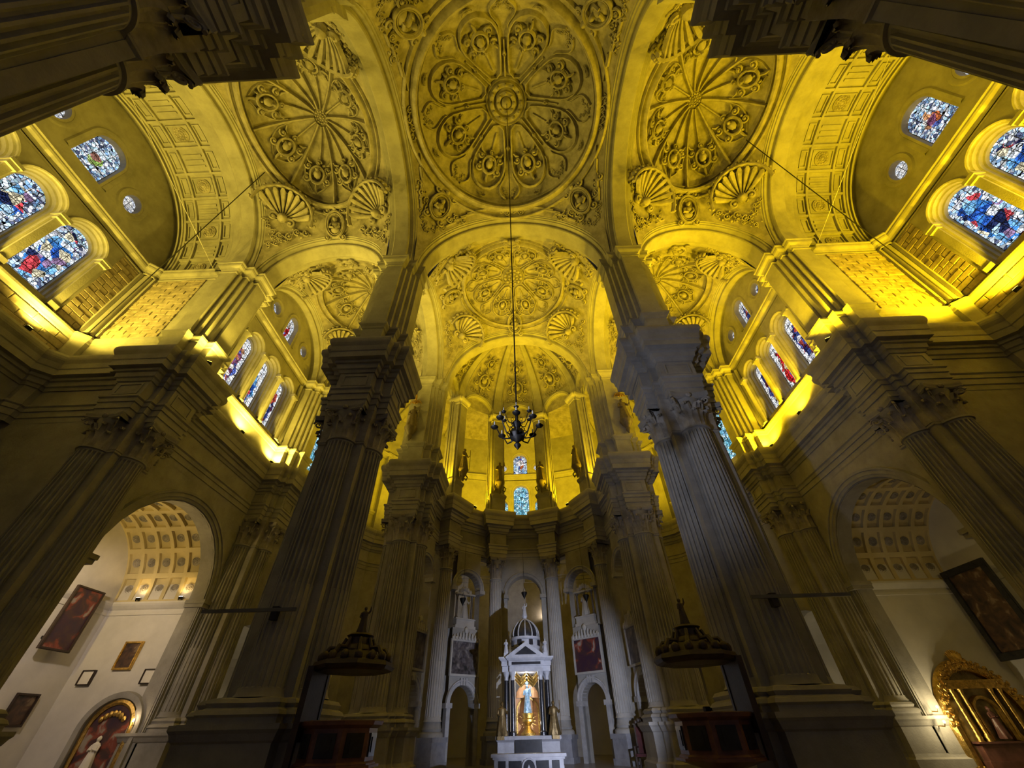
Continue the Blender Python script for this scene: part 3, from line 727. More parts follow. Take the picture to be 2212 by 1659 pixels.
# ---------------- aisle walls of the choir bay: chapel arch below, three windows and a lunette above
CHY, CHR, CHZ = 22.0, 4.15, 8.0
for s, side in ((-1,'left'),(1,'right')):
    XW = AX+.25; fo = Fr((s*XW,0,0), (0,1,0), (-s,0,0)); rz = s*PI/2; wy = [CHY-2.5, CHY, CHY+2.5]
    holes = [('a', CHY, CHR, 0, CHZ)]+[('a', y, .98, 19.75, 23.8) for y in wy]+[('a', CHY+.0, .68, 27.25, 29.2)]+[('o', CHY+q, 28.4, .5, .55) for q in (-2.5,2.5)]
    wl = wall_holes(MB(), fo, Y1, Y2+.8, 0, 32.5, holes, .9).build('wall_'+side, STONE, None, kind='structure', label='%s aisle wall above the arch of the chapel' % side)
    surr = [(.0,-.85),(.03,-.55),(.1,-.52),(.12,-.3),(.2,-.26),(.22,-.06),(.33,-.02),(.33,.12),(.4,.16),(.44,.12),(.44,-.02)]; osurr = [(0,-.45),(.05,-.2),(.12,-.16),(.16,.02),(.26,.1),(.34,.1),(.4,0)]
    for k, y in enumerate(wy):
        window((s*XW,y,19.75), rz, ('a',.66,4.05), glass('a%d%d'%(s,k), ('dark','red','dark')[k] if s>0 else ('rust','blue','dark')[k], 'white', (.55,2.2,1.7), 1.3, 7.5, 1.7*k+3*s), 3, 9,
               'narrow arched stained glass window, %s of three over the %s chapel arch' % (('nearest the camera','middle','farthest')[k], side), surround=surr, n0=-.75)
    window((s*XW,CHY,27.25), rz, ('a',.66,1.95), glass('al%d'%s, 'red' if s<0 else 'dark', 'white', (.3,1.2,.9), 1.0, 6, 5.0+s), 2, 5, 'small arched window in the lunette of the %s aisle wall' % side, surround=osurr)
    for q in (-2.5,2.5):
        window((s*XW,CHY+q,28.4), rz, ('o',.48,.53), glass('ao%d'%s, 'dark', 'white', (.3,0,.3), .9, 6, 2.2), 2, 2, 'round window %s the lunette of the %s aisle wall' % ('right of' if q*s<0 else 'left of', side), surround=osurr)
    M = MB()
    for y in (wy[0]-1.25, wy[0]+1.25, wy[1]+1.25, wy[2]+1.25):
        M.lathe([(.26,19.5),(.2,19.7),(.2,23.5),(.24,23.55),(.3,23.8)], 10, (s*(XW-.12), y)); fo.box(M, y-.34,y+.34,23.8,24.05,-.1,.36)
    trim(M, STONE, True)
    M = MB()
    for y in (Y1+1.6, Y1+2.0, Y2-2.0, Y2-1.6): M.lathe([(.2,19.5),(.16,19.7),(.16,25.5)], 8, (s*(XW-.1), y))
    trim(M, STONE, True)
    path = [(XW,Y2+.8),(XW,Y1)]
    for prof in (WENT, DADO, IMPOST): trim(mirx(MB().plan(path, prof, False), s))
    # archivolt, imposts and jamb mouldings of the chapel arch
    M = mould(MB(), fo, arch_path(CHY, CHZ, CHR, 0, 30), [(-.02,-.9),(-.02,-.1),(.06,-.05),(.06,.06),(.2,.08),(.22,.14),(.42,.14),(.44,.2),(.56,.22),(.6,.0)]); trim(M, STONE, True, 'moulded arch into the %s chapel' % side)
    M = MB()
    for e in (-1,1): fo.box(M, *sorted((CHY+e*(CHR-.18),CHY+e*(CHR+.7))), 7.6, 7.8, -.9, .26); fo.box(M, *sorted((CHY+e*(CHR-.24),CHY+e*(CHR+.75))), 7.8, 8.0, -.9, .32)
    trim(M)
# ---------------------------------------------------------------- picture point on a plane of the place (direction from the photograph, distance from the wall it lies on)
def at(px, py, axis, val):
    d = cF + cR*((px-1106)/FPX) + cU*((829.5-py)/FPX); i = 'XYZ'.index(axis); C0 = Vector((.155,0,1.6))
    return C0 + d*((val-C0[i])/d[i])
# ---------------------------------------------------------------- piers
for s, side in ((-1,'left'),(1,'right')):
    make_pier((s*CX,Y0,0), 'dark compound pier nearest the camera on the %s' % side, dirs=(0,1,2,3), caps=(0,1,2))
    make_pier((s*CX,Y1,0), 'tall compound pier with fluted columns %s of the choir' % side)
    make_pier((s*AX,Y1,0), 'engaged corner pier between transept and chapel on the %s' % side, dirs=(1,3,2 if s>0 else 0), caps=(1,3,2 if s>0 else 0))
    make_pier((s*AX,Y2,0), 'engaged pier at the far end of the %s aisle' % side, dirs=(1,3,2 if s>0 else 0), caps=(3,2 if s>0 else 0))
    make_pier((s*8.3,Y2,0), 'pier with pale fluted columns where the apse begins on the %s' % side, caps=(3,0,2))
# ---------------------------------------------------------------- apse
AC = Vector((0,30.1,0)); AR = 7.1; ANG = [-62,-20,20,62]
def pol(r, a, z=0): return Vector((AC.x+r*sin(rad(a)), AC.y+r*cos(rad(a)), z))
def tang(a): return Vector((cos(rad(a)), -sin(rad(a)), 0))
ASH = shaft_mesh('slender_fluted_shaft', 2.2, 11.6, .56, .49, 13, rad(115), m=PALE)
names4 = ('leftmost','left of centre','right of centre','rightmost')
for i, a in enumerate(ANG):
    p = pol(AR, a); t = thing('apse_column', 'fluted Corinthian column of the apse, %s of the four' % names4[i], 'column', p, rad(-a)-PI/2, 'columns round the apse')
    MB().box(-.8,.8,-.8,.8,0,.3).box(-.72,.72,-.72,.72,.3,1.2).box(-.8,.8,-.8,.8,1.2,1.45).build('pedestal', GREYM, t)
    MB().lathe([(.78,1.45),(.78,1.6),(.72,1.68),(.62,1.72),(.66,1.84),(.6,1.95),(.56,2.2)], 20).build('base', STONE, t, True)
    O('shaft', ASH, t); capital(t, (0,0,11.6), 0, .82, 140)
# curved entablature with breaks over the columns
path = [(-8.3+.6, Y2+.4)]
for a in ANG:
    n = -Vector((sin(rad(a)), cos(rad(a)), 0)); tt = tang(a)
    for q, u in ((AR+.45,-.78),(AR-.62,-.78),(AR-.62,.78),(AR+.45,.78)):
        v = AC - n*q + tt*u; path.append((v.x, v.y))
path.append((8.3-.6, Y2+.4))
for nm, prof, m_ in (('a', ENT_ARCH, PALE), ('f', ENT_FRIEZE, STONE), ('c', ENT_CORN, PALE)):
    trim(MB().plan(path, prof, False), m_, False, None)
trim(MB().plan(path, [(-.0,17.35),(-.7,17.35),(-.7,13.3),(0,13.3)], False), STONE)
# bays between the columns: doorway, picture, upper opening
FEET = [(-8.0,Y2+.3)]+[tuple(pol(AR+.5,a)[:2]) for a in ANG]+[(8.0,Y2+.3)]
bayname = ('far left','left','central','right','far right')
PICT = [painting('old_canvas_%d' % i, c, sc, i*3.1) for i, (c, sc) in enumerate((
    (((.03,.025,.03),(.07,.06,.065),(.13,.11,.11),(.2,.18,.17)),1.3), (((.02,.02,.02),(.08,.05,.04),(.2,.07,.04),(.3,.22,.16)),1.1),
    (((.02,.015,.015),(.05,.03,.025),(.09,.05,.03),(.22,.16,.1)),1.4), (((.03,.02,.04),(.05,.02,.035),(.06,.03,.03),(.22,.05,.03),(.3,.26,.22)),.9),
    (((.02,.02,.02),(.06,.05,.055),(.10,.09,.095),(.2,.18,.17)),1.8)))]
def framed(name, label, loc, rz, w_, h, m_, fm=GOLD, fw=.12, top=None, tilt=0.0):
    """picture: origin at its centre, local X across, local -Y towards the room"""
    t = thing(name, label, 'painting', loc, rz); t.rotation_euler = (tilt,0,rz)
    MB().box(-w_/2,w_/2,-.03,.03,-h/2,h/2).build('canvas', m_, t)
    for x0,x1,z0,z1 in ((-w_/2-fw,w_/2+fw,h/2,h/2+fw),(-w_/2-fw,w_/2+fw,-h/2-fw,-h/2),(-w_/2-fw,-w_/2,-h/2,h/2),(w_/2,w_/2+fw,-h/2,h/2)):
        MB().box(x0,x1,-.09,.05,z0,z1).box(x0+.02,x1-.02,-.12,-.09,z0+.02,z1-.02).build('frame_rail', fm, t)
    if top is not None: top(t)
    return t
def crown_top(w_, h):
    def f(t):
        M = MB()
        for sx in (-1,1): spiral(M, (0,0), .01, .1, 0); 
        M = MB()
        n = 9
        for i in range(n):
            x = -w_/2+w_*i/(n-1); k = 1-abs(x)/(w_/2)*.55; M.tube([(x,-.08,h/2+.1),(x*.93,-.1,h/2+.35*k+.1),(x*.98,-.1,h/2+.62*k+.12)], [.1,.09,.03], 6)
            M.ell((x,-.1,h/2+.2), (.14,.08,.12), 7, 5)
        M.ell((0,-.1,h/2+.75), (.18,.1,.24), 8, 6); M.build('crest', PALE, t, True)
    return f
for i in range(5):
    A, B = Vector((*FEET[i],0)), Vector((*FEET[i+1],0)); u = (B-A).normalized(); mid = (A+B)/2; n = Vector((u.y,-u.x,0)); L2 = (B-A).length/2
    fr = Fr(mid, u, n); rz = math.atan2(u.y,u.x)
    if i == 2: holes = [('a',0,1.45,1.2,10.45)]
    else: holes = [('a',0,1.0,0,3.2),('a',0,min(1.2,L2-1.0),7.75,10.6)]
    wall_holes(MB(), fr, -L2, L2, 0, 13.4, holes, .7).build('wall_apse_%d' % (i+1), STONE, None, kind='structure', label='%s bay of the apse wall' % bayname[i])
    M = MB()
    for h in holes: mould(M, fr, arch_path(0, h[4], h[2], max(h[3],h[4]-.0), 18), [(0,-.5),(0,.02),(.05,.1),(.22,.1),(.26,.16),(.34,.16),(.36,0)])
    trim(M, TRIMM if i != 2 else STONE, True)
    M = MB()
    for h in holes:
        for e in (-1,1): fr.box(M, *sorted((e*h[2]-e*.1,e*h[2]+e*.42)), h[4]-.28, h[4], -.5, .2)
        if h[3] < .1:
            for e in (-1,1): fr.box(M, *sorted((e*h[2],e*h[2]+e*.3)), 0, h[4]-.28, -.3, .12)
    trim(M, TRIMM if i != 2 else STONE)
    if i != 2:
        hw = min(1.15, L2-1.15)
        framed('painting', 'faded fresco under a carved crest in the %s bay of the apse' % bayname[i], fr(0,5.85,.06), rz, hw*2, 2.0, PICT[(0,4,0,3,0)[i]], PALE, .14, crown_top(hw*2, 2.0))
        # keystone voussoirs over the doorway
        M = MB()
        for k in (-1,0,1): fr.box(M, k*.22-.08, k*.22+.08, 4.2, 4.62, 0, .18)
        trim(M, TRIMM)
# ---------------- attic of the apse: pillars, tall openings, ribbed half dome
ZAT, ZAS = 29.0, 29.1
for i, a in enumerate(ANG):
    p = pol(AR+.1, a); t = thing('attic_pillar', 'tall grey attic pillar of the apse, %s of the four' % names4[i], 'pillar', p, rad(-a)-PI/2, 'attic pillars round the apse')
    pl = [(.62,-.5),(.62,.5),(.42,.5),(.42,.68),(-.5,.68),(-.5,-.68),(.42,-.68),(.42,-.5)]
    MB().plan(pl, [(.2,17.36),(.2,17.6),(.08,17.7),(.08,18.85),(.2,19.1),(.2,19.25),(0,19.45)]).build('dado', STONE, t)
    MB().plan(pl, [(0,19.4),(0,28.2)]).build('shaft', STONE, t)
    MB().plan(pl, [(0,28.2),(.06,28.25),(.06,28.4),(0,28.42),(.1,28.6),(.24,28.75),(.3,28.9),(.3,29.05),(0,29.1)]).build('impost_cornice', PALE, t)
FEETU = [(-7.6,Y2+.6)]+[tuple(pol(AR+.15,a)[:2]) for a in ANG]+[(7.6,Y2+.6)]
for i in range(5):
    A, B = Vector((*FEETU[i],0)), Vector((*FEETU[i+1],0)); u = (B-A).normalized(); mid = (A+B)/2; n = Vector((u.y,-u.x,0)); L2 = (B-A).length/2
    fr = Fr(mid, u, n); hw = L2-.72
    wall_holes(MB(), fr, -L2, L2, 17.3, 31.4, [('a',0,hw,17.3,ZAS)], .8).build('wall_apse_%d' % (i+6), STONE, None, kind='structure', label='tall arched opening above the cornice, %s bay of the apse' % bayname[i])
    M = MB(); mould(M, fr, arch_path(0, ZAS, hw, ZAS, 18), [(0,-.3),(0,.02),(.05,.08),(.14,.08),(.17,.14),(.24,.14),(.26,0)])
    for d in (-.35,-.6): mould(M, fr, arch_path(0, ZAS, hw, 17.4, 18), [(0,d),(-.06,d),(-.06,d-.12),(0,d-.12)])
    trim(M, STONE, True)
def dome_p(a, e, d=0.0):
    r = (AR+.25-d)*cos(e); return Vector((AC.x+r*sin(a), AC.y+r*cos(a), 29.5+(7.3-d)*sin(e)))
M = MB(); rows = [[tuple(dome_p(rad(-100+200*j/48), PI/2*k/14*.995)) for j in range(49)] for k in range(15)]
M.loft(rows, False)
M.loft([[(x, y, z) for x,y,z in [tuple(dome_p(rad(90) if i<=12 else rad(-90), PI/2*(i if i<=12 else 24-i)/12)) for i in range(25)]], [(x, Y2+.9, z) for x,y,z in [tuple(dome_p(rad(90) if i<=12 else rad(-90), PI/2*(i if i<=12 else 24-i)/12)) for i in range(25)]]], False)
c_a = M.build('ceiling', CARVE, None, True, kind='structure', label='ribbed half dome of the apse')
for a in (-97,-62,-20,20,62,97):
    pts = [dome_p(rad(a), PI/2*(.03+.93*i/16)) for i in range(17)]; ups = [dome_p(rad(a), PI/2*(.03+.93*i/16), 1.0)-p for i, p in enumerate(pts)]
    M = MB(); n = len(pts); rows = []
    for i in range(n):
        u = ups[i].normalized(); tg = (pts[min(i+1,n-1)]-pts[max(i-1,0)]).normalized(); r_ = tg.cross(u); k = 1.0-.62*i/(n-1)
        rows.append([pts[i]+r_*(x*k)+u*h for x,h in ((-.66,-.05),(-.66,.22),(-.58,.34),(-.5,.34),(-.46,.26),(.46,.26),(.5,.34),(.58,.34),(.66,.22),(.66,-.05))])
    M.loft(rows, True, True); M.build('rib', STONE, c_a, True)
M = MB(); b = dome_p(0, PI/2*.999); o = O('boss', ROS, c_a, loc=(0,AC.y,36.75), rot=(PI,0,0), scale=(1.15,1.15,1.6))
for a in (-79,-41,0,41,79):
    for e, me, sc in ((.34,CART[0],2.1),(.55,CART[1],1.4),(.20,SCROLL[0],1.3)):
        p = dome_p(rad(a), PI/2*e); nn = (dome_p(rad(a), PI/2*e, 1.0)-p).normalized(); up = Vector((-sin(rad(a)),-cos(rad(a)),1)); y = (up-nn*up.dot(nn)).normalized()
        Mx = Matrix((y.cross(nn), y, nn)).transposed().to_4x4() @ Matrix.Diagonal((sc,sc,sc*1.6,1)); Mx.translation = p; O('cartouche', me, c_a).matrix_local = Mx
# ---------------------------------------------------------------- ambulatory behind the apse
OUT = [(AX+.25,Y2+.8),(18.6,34.2),(15.4,39.8),(9.8,43.9),(3.6,45.6),(-3.6,45.6),(-9.8,43.9),(-15.4,39.8),(-18.6,34.2),(-AX-.25,Y2+.8)]
OUT = OUT[::-1]; nOUT = len(OUT)-1
facet = ('farthest left','second from the left','third from the left','fourth from the left','central','fourth from the right','third from the right','second from the right','farthest right')
for i in range(nOUT):
    A, B = Vector((*OUT[i],0)), Vector((*OUT[i+1],0)); u = (B-A).normalized(); n = Vector((u.y,-u.x,0)); mid = (A+B)/2; L2 = (B-A).length/2
    fr = Fr(mid, u, n); rz = math.atan2(n.y,n.x)-PI/2
    mid5 = i == 4
    holes = [('a',0,.95,19.75,24.0),('a',-2.15,.5,19.75,22.4),('a',2.15,.5,19.75,22.4),('a',0,.9,26.6,28.6),('o',-2.2,27.5,.45,.5),('o',2.2,27.5,.45,.5)]
    if i not in (0,4,8): holes = []
    if i in (0,8): holes = [('a',0,.8,19.75,24.0)]
    low = [('a',0,min(2.3,L2-.6),0,6.5 if mid5 else 5.5)]
    wall_holes(MB(), fr, -L2-.1, L2+.1, 0, 33, holes+low, .9).build('wall_ambulatory_%d' % (i+1), STONE, None, kind='structure', label='%s facet of the ambulatory wall' % facet[i])
    if i in (0,4,8):
        for h in holes:
            if h[0] == 'a': window(fr(h[1],h[3],0), rz, ('a',h[2]-.02,h[4]-h[3]), glass('amb%d%d'%(int(h[2]*20),int(h[3])), 'cyan' if h[3]<25 else 'rust', 'cyan' if h[3]<25 else 'clear', (.4,1.6,1.2), 1.15, 5, 1.0), 2, 5 if h[3]>25 else 7,
                          '%s window of the %s ambulatory facet' % (('upper arched' if h[3]>25 else 'tall arched turquoise') if abs(h[1])<.1 else ('narrow turquoise side, left' if h[1]<0 else 'narrow turquoise side, right'), facet[i]))
            else: window(fr(h[1],h[2],0), rz, ('o',h[3]-.02,h[4]-.02), glass('ambo','white','white',(.3,0,.3),.9,9,2.0), 2, 2, 'small round %s window of the %s ambulatory facet' % ('left' if h[1]<0 else 'right', facet[i]))
for prof in (WENT, DADO, IMPOST): trim(MB().plan(OUT, prof, False))
AMBZ = lambda t: 30.7+2.8*sin(PI*(.02+.86*t))
IN = [(-8.6,Y2+.8)]+[tuple((AC+(Vector((x,y,0))-AC)*.47)[:2]) for x,y in OUT[1:-1]]+[(8.6,Y2+.8)]
M = MB(); rows = []
for k in range(9):
    t = k/8; rows.append([(x0*(1-t)+x1*t, y0*(1-t)+y1*t, AMBZ(t)) for (x0,y0),(x1,y1) in zip(IN,OUT)])
M.loft(rows, False); c_m = M.build('ceiling', CARVE, None, True, kind='structure', label='lit vault of the ambulatory behind the apse')
for i in range(nOUT+1):
    (x0,y0),(x1,y1) = IN[i], OUT[i]
    pts = [Vector((x0*(1-t)+x1*t, y0*(1-t)+y1*t, AMBZ(t)-.1)) for t in [k/12 for k in range(13)]]
    MB().sweep(pts, [Vector((0,0,-1))]*13, [(-.4,-.1),(-.4,.2),(-.3,.28),(.3,.28),(.4,.2),(.4,-.1)]).build('rib', STONE, c_m, True)
    # shafts on the wall below each rib
    M = MB(); d = (Vector((x0-x1,y0-y1,0))).normalized()
    M.plan([(x1+d.x*.0-d.y*.5, y1+d.y*.0+d.x*.5),(x1-d.x*.2-d.y*.5,y1-d.y*.2+d.x*.5),(x1-d.x*.2+d.y*.5,y1-d.y*.2-d.x*.5),(x1+d.x*.55+d.y*.5,y1+d.y*.55-d.x*.5),(x1+d.x*.55-d.y*.5,y1+d.y*.55+d.x*.5)][::-1], [(0,17.35),(0,25.5),(.06,25.55),(.1,25.9),(.3,26.1),(.3,26.35),(0,26.4)]); trim(M)
# ---------------------------------------------------------------- lamps
YEL = (1.0,.65,.006); YEL2 = (1.0,.72,.07); WARM = (1.0,.72,.38); COOL = (.72,.78,1.0)
LENSY = emis('amber_lens', (1,.75,.1), 6); LENSW = emis('white_lens', (1,.9,.75), 8)
FLB = MB().box(-.16,.16,-.1,.1,.1,.34).box(-.19,-.16,-.05,.05,0,.26).box(.16,.19,-.05,.05,0,.26).box(-.19,.19,-.06,.06,0,.03)
for k in range(5): FLB.box(-.14+.06*k,-.12+.06*k,-.12,.12,.1,.3)
FLBODY = FLB.mesh('flood_body', IRON); FLLENS = MB().box(-.14,.14,-.08,.08,.34,.36).mesh('flood_lens', LENSY); FLLENSW = MB().box(-.14,.14,-.08,.08,.34,.36).mesh('flood_lens_white', LENSW)
def flood(loc, aim, col, e, label, size=1.0, angle=150, white=False, group='floodlights on the ledges', blend=.5, rad_=.18):
    """small floodlight on a yoke: its beam leaves the lens along local Z"""
    d = (Vector(aim)-Vector(loc)).normalized(); t = thing('floodlight', label, 'lamp', loc, 0, group)
    z = d; x = z.cross(Vector((0,0,1)))
    x = x.normalized() if x.length > 1e-3 else Vector((1,0,0)); y = z.cross(x)
    b = O('housing', FLBODY, t, scale=(size,)*3); l = O('lens', FLLENSW if white else FLLENS, t, scale=(size,)*3)
    L = bpy.data.lights.new('flood_beam','SPOT'); L.energy = e; L.color = col; L.spot_size = rad(angle); L.spot_blend = blend; L.shadow_soft_size = rad_
    lo = bpy.data.objects.new('flood_beam', L); COL.objects.link(lo); lo.parent = t
    Mx = Matrix((x,y,z)).transposed(); lo.rotation_euler = (Matrix((x,-y,-z)).transposed()).to_euler(); lo.location = z*.42*size
    b.rotation_euler = l.rotation_euler = Mx.to_euler(); return t
def bulb(parent, loc, col, e, r=.06):
    L = bpy.data.lights.new('bulb','POINT'); L.energy = e; L.color = col; L.shadow_soft_size = r
    o = bpy.data.objects.new('bulb', L); COL.objects.link(o); o.parent = parent; o.location = loc; return o
# ---------------------------------------------------------------- figures
def robe(M, h, c=(0,0,0), lean=0.0, arms='pray', seed=0, k=1.0):
    r = random.Random(seed); rows = []
    ph = r.uniform(0,6)
    for t, a, b in ((0,.19,.16),(.05,.2,.17),(.2,.17,.15),(.4,.145,.125),(.55,.125,.1),(.62,.115,.085),(.7,.125,.085),(.78,.135,.08),(.815,.12,.07),(.84,.06,.05),(.87,.04,.04)):
        f = .12*(1-t/.8) if t < .8 else 0
        rows.append([(c[0]+(a*h*k)*(1+f*cos(7*q+ph+3*t))*cos(q)+lean*h*t*t, c[1]+(b*h*k)*(1+f*cos(7*q+ph+3*t))*sin(q), c[2]+h*t) for q in [2*PI*i/28 for i in range(28)]])
    M.loft(rows, True, True); hx = c[0]+lean*h*.8
    M.ell((hx, c[1]-.01*h, c[2]+h*.93), (.05*h,.058*h,.07*h), 12, 8); M.ell((hx, c[1]+.02*h, c[2]+h*.94), (.062*h,.06*h,.075*h), 10, 7)
    M.ell((hx, c[1]-.065*h, c[2]+h*.925), (.012*h,.02*h,.016*h), 6, 4)
    if arms == 'pray':
        for sx in (-1,1): M.tube([(hx+sx*.12*h,c[1],c[2]+.77*h),(hx+sx*.15*h,c[1]-.04*h,c[2]+.64*h),(hx+sx*.03*h,c[1]-.14*h,c[2]+.68*h)], [.045*h,.04*h,.022*h], 8)
    elif arms == 'staff':
        M.tube([(hx+.12*h,c[1],c[2]+.77*h),(hx+.2*h,c[1]-.05*h,c[2]+.66*h),(hx+.24*h,c[1]-.12*h,c[2]+.74*h)], [.045*h,.04*h,.022*h], 8); M.tube([(hx+.24*h,c[1]-.12*h,c[2]+.02*h),(hx+.24*h,c[1]-.12*h,c[2]+1.02*h)], .012*h, 6)
        M.tube([(hx-.12*h,c[1],c[2]+.77*h),(hx-.16*h,c[1]-.03*h,c[2]+.62*h),(hx-.05*h,c[1]-.12*h,c[2]+.58*h)], [.045*h,.04*h,.022*h], 8)
    elif arms == 'raise':
        M.tube([(hx+.12*h,c[1],c[2]+.77*h),(hx+.2*h,c[1]-.02*h,c[2]+.86*h),(hx+.19*h,c[1]-.05*h,c[2]+1.02*h)], [.045*h,.038*h,.02*h], 8)
        M.tube([(hx-.12*h,c[1],c[2]+.77*h),(hx-.17*h,c[1]-.03*h,c[2]+.62*h),(hx-.1*h,c[1]-.12*h,c[2]+.56*h)], [.045*h,.04*h,.022*h], 8)
    return M
# statues on consoles before the attic pillars
STAT = mat('weathered_statue_wood', (.13,.10,.07), .55, var=.4, scale=5, bump=.3)
for i, a in enumerate(ANG):
    p = pol(AR-1.05, a, 20.3); t = thing('statue', 'robed saint on a console against the attic pillar, %s of four' % names4[i], 'statue', p, rad(-a), 'saints of the apse attic')
    robe(MB(), 2.3, arms=('staff','raise','pray','staff')[i], seed=i).build('figure', STAT, t, True)
    MB().lathe([(.05,-1.2),(.14,-1.0),(.12,-.8),(.3,-.5),(.34,-.3),(.48,-.15),(.5,0),(.0,0)], 14).build('console', STAT, t, True)
    M = MB()
    for sx in (-1,1): M.tube([(sx*.42,.05,-.35),(sx*.62,-.05,-.55),(sx*.5,0,-.9),(sx*.3,.05,-.75)], .06, 6)
    M.build('scroll_bracket', STAT, t, True)
for s, side in ((-1,'left'),(1,'right')):
    p = (s*8.9, Y2-1.75, 20.6); t = thing('statue', 'saint under a gilded shell hood above the apse pier on the %s' % side, 'statue', p, 0)
    robe(MB(), 2.3, arms='staff', seed=9+s).build('figure', STAT, t, True)
    MB().lathe([(.05,-1.2),(.2,-.9),(.16,-.7),(.36,-.4),(.52,-.1),(.54,0),(0,0)], 14).build('console', STAT, t, True)
    sh = O('shell_hood', SHELL, t, loc=(0,-.1,2.6), rot=(PI/2,0,0), scale=(.42,.42,-.5)); sh.data = SHELL.copy(); sh.data.materials[0] = GOLD
    M = MB(); M.ell((0,-.1,3.25), (.12,.12,.3), 8, 6); M.ell((0,-.1,3.6), (.07,.07,.12), 8, 5); M.build('finial', GOLD, t, True)
# ---------------------------------------------------------------- tabernacle over the high altar
TY = 31.0; t = thing('tabernacle', 'pale marble temple tabernacle with ribbed dome on the high altar', 'tabernacle', (0,TY,0))
MB().plan([(-1.75,-1.2),(1.75,-1.2),(1.75,1.2),(-1.75,1.2)], [(.15,0),(.15,.25),(0,.35),(0,1.2),(.1,1.3),(.1,1.45),(-.2,1.46)]).build('base', GREYM, t)
MB().box(-.75,.75,-1.36,-1.2,.5,1.3).build('base_panel', BLACKM, t)
for x in (-1.25,-.86,.86,1.25):
    for y in (-.85,.85):
        c = MB().lathe([(.19,1.46),(.19,1.6),(.14,1.66),(.135,2.2),(.12,4.0)], 14, (x,y-(.12 if abs(x)<1 else 0))).build('column', BLACKM, t, True)
        MB().lathe([(.13,4.0),(.12,4.15),(.2,4.35),(.22,4.42)], 12, (x,y-(.12 if abs(x)<1 else 0))).build('capital', MARBLE, c, True)
pl = [(-1.5,-.95),(-1.05,-.95),(-1.05,-1.15),(1.05,-1.15),(1.05,-.95),(1.5,-.95),(1.5,1.05),(-1.5,1.05)]
MB().plan(pl, [(-.35,4.42),(0,4.42),(0,4.7),(.05,4.72),(.05,4.95),(.12,5.0),(.22,5.1),(.22,5.18),(-.4,5.2)]).build('entablature', MARBLE, t)
MB().box(-.9,.9,-1.22,-1.19,4.76,4.9).build('frieze_band', BLACKM, t)
MB().poly([(-1.25,-1.35,5.18),(1.25,-1.35,5.18),(0,-1.35,5.95)], (0,.4,0)).build('pediment', MARBLE, t)
MB().poly([(-.7,-1.37,5.26),(.7,-1.37,5.26),(0,-1.37,5.7)], (0,.03,0)).build('tympanum', BLACKM, t)
MB().lathe([(.95,5.2),(.95,5.7),(.98,5.72),(.98,5.8),(.9,5.82),(.9,6.15),(1.0,6.2),(1.0,6.32),(.88,6.34)], 24).build('drum', MARBLE, t, True)
for k in range(8):
    a = 2*PI*(k+.5)/8; MB().box(.86,.99,-.12,.12,5.84,6.14).xf(Matrix.Rotation(a,4,'Z')).build('drum_panel', BLACKM, t)
dp = [(.88,6.34),(.9,6.5),(.86,6.7),(.74,6.95),(.52,7.2),(.25,7.36),(.12,7.42)]
MB().lathe(dp, 32).build('dome', BLACKM, t, True)
for k in range(12):
    a = 2*PI*k/12; MB().tube([(r*1.02*cos(a), r*1.02*sin(a), z) for r, z in dp], .045, 6).build('dome_rib', MARBLE, t, True)
robe(MB().lathe([(.2,7.38),(.14,7.5),(.17,7.6),(0,7.6)], 12), .85, (0,0,7.55), arms='raise', seed=4).build('crowning_figure', MARBLE, t, True)
for sx in (-1,1):
    for yy in (-1,.8): robe(MB().box(sx*1.25-.14,sx*1.25+.14,yy-.14,yy+.14,5.18,5.38), .75, (sx*1.25,yy,5.38), arms='pray', seed=6+sx).build('corner_figure', MARBLE, t, True)
    robe(MB().box(sx*1.55-.2,sx*1.55+.2,-1.5,-1.1,1.3,1.46), 1.5, (sx*1.5,-1.3,1.46), arms='staff', seed=12+sx, k=1.1).build('flanking_figure', BRONZE, t, True)
# niche lining behind the image, draped canopy
M = MB(); M.box(-.74,.74,.55,.62,1.46,3.2)
M.lathe([(.74,3.2),(.68,3.5),(.5,3.75),(.25,3.88),(.0,3.9)], 12, (0,.62), PI, 2*PI, False); M.build('niche_back', TERRA, t, True)
M = MB(); mould(M, Fr((0,.5,0),(1,0,0),(0,-1,0)), arch_path(0,2.55,.62,1.5,16), [(0,0),(0,.06),(.08,.06),(.08,0)]); M.build('niche_arch', GOLD, t)
for sx in (-1,1): MB().box(*sorted((sx*.74,sx*.8)),-.95,.6,1.46,4.42).build('niche_side', WHITEP, t)
M = MB()
for k in range(3):
    z0 = 4.4-.16*k
    for sx in (-1,1):
        M.tube([(sx*.7,-.8+.12*k,z0),(sx*.36,-.85+.12*k,z0-.34),(sx*.05,-.82+.12*k,z0-.06)], [.06,.1,.06], 8)
M.build('swag', GOLD, t, True)
bulb(t, (0,-.55,4.15), (.92,.95,1.0), 45, .12); bulb(t, (.3,-.75,2.0), (1,.9,.75), 14, .06)
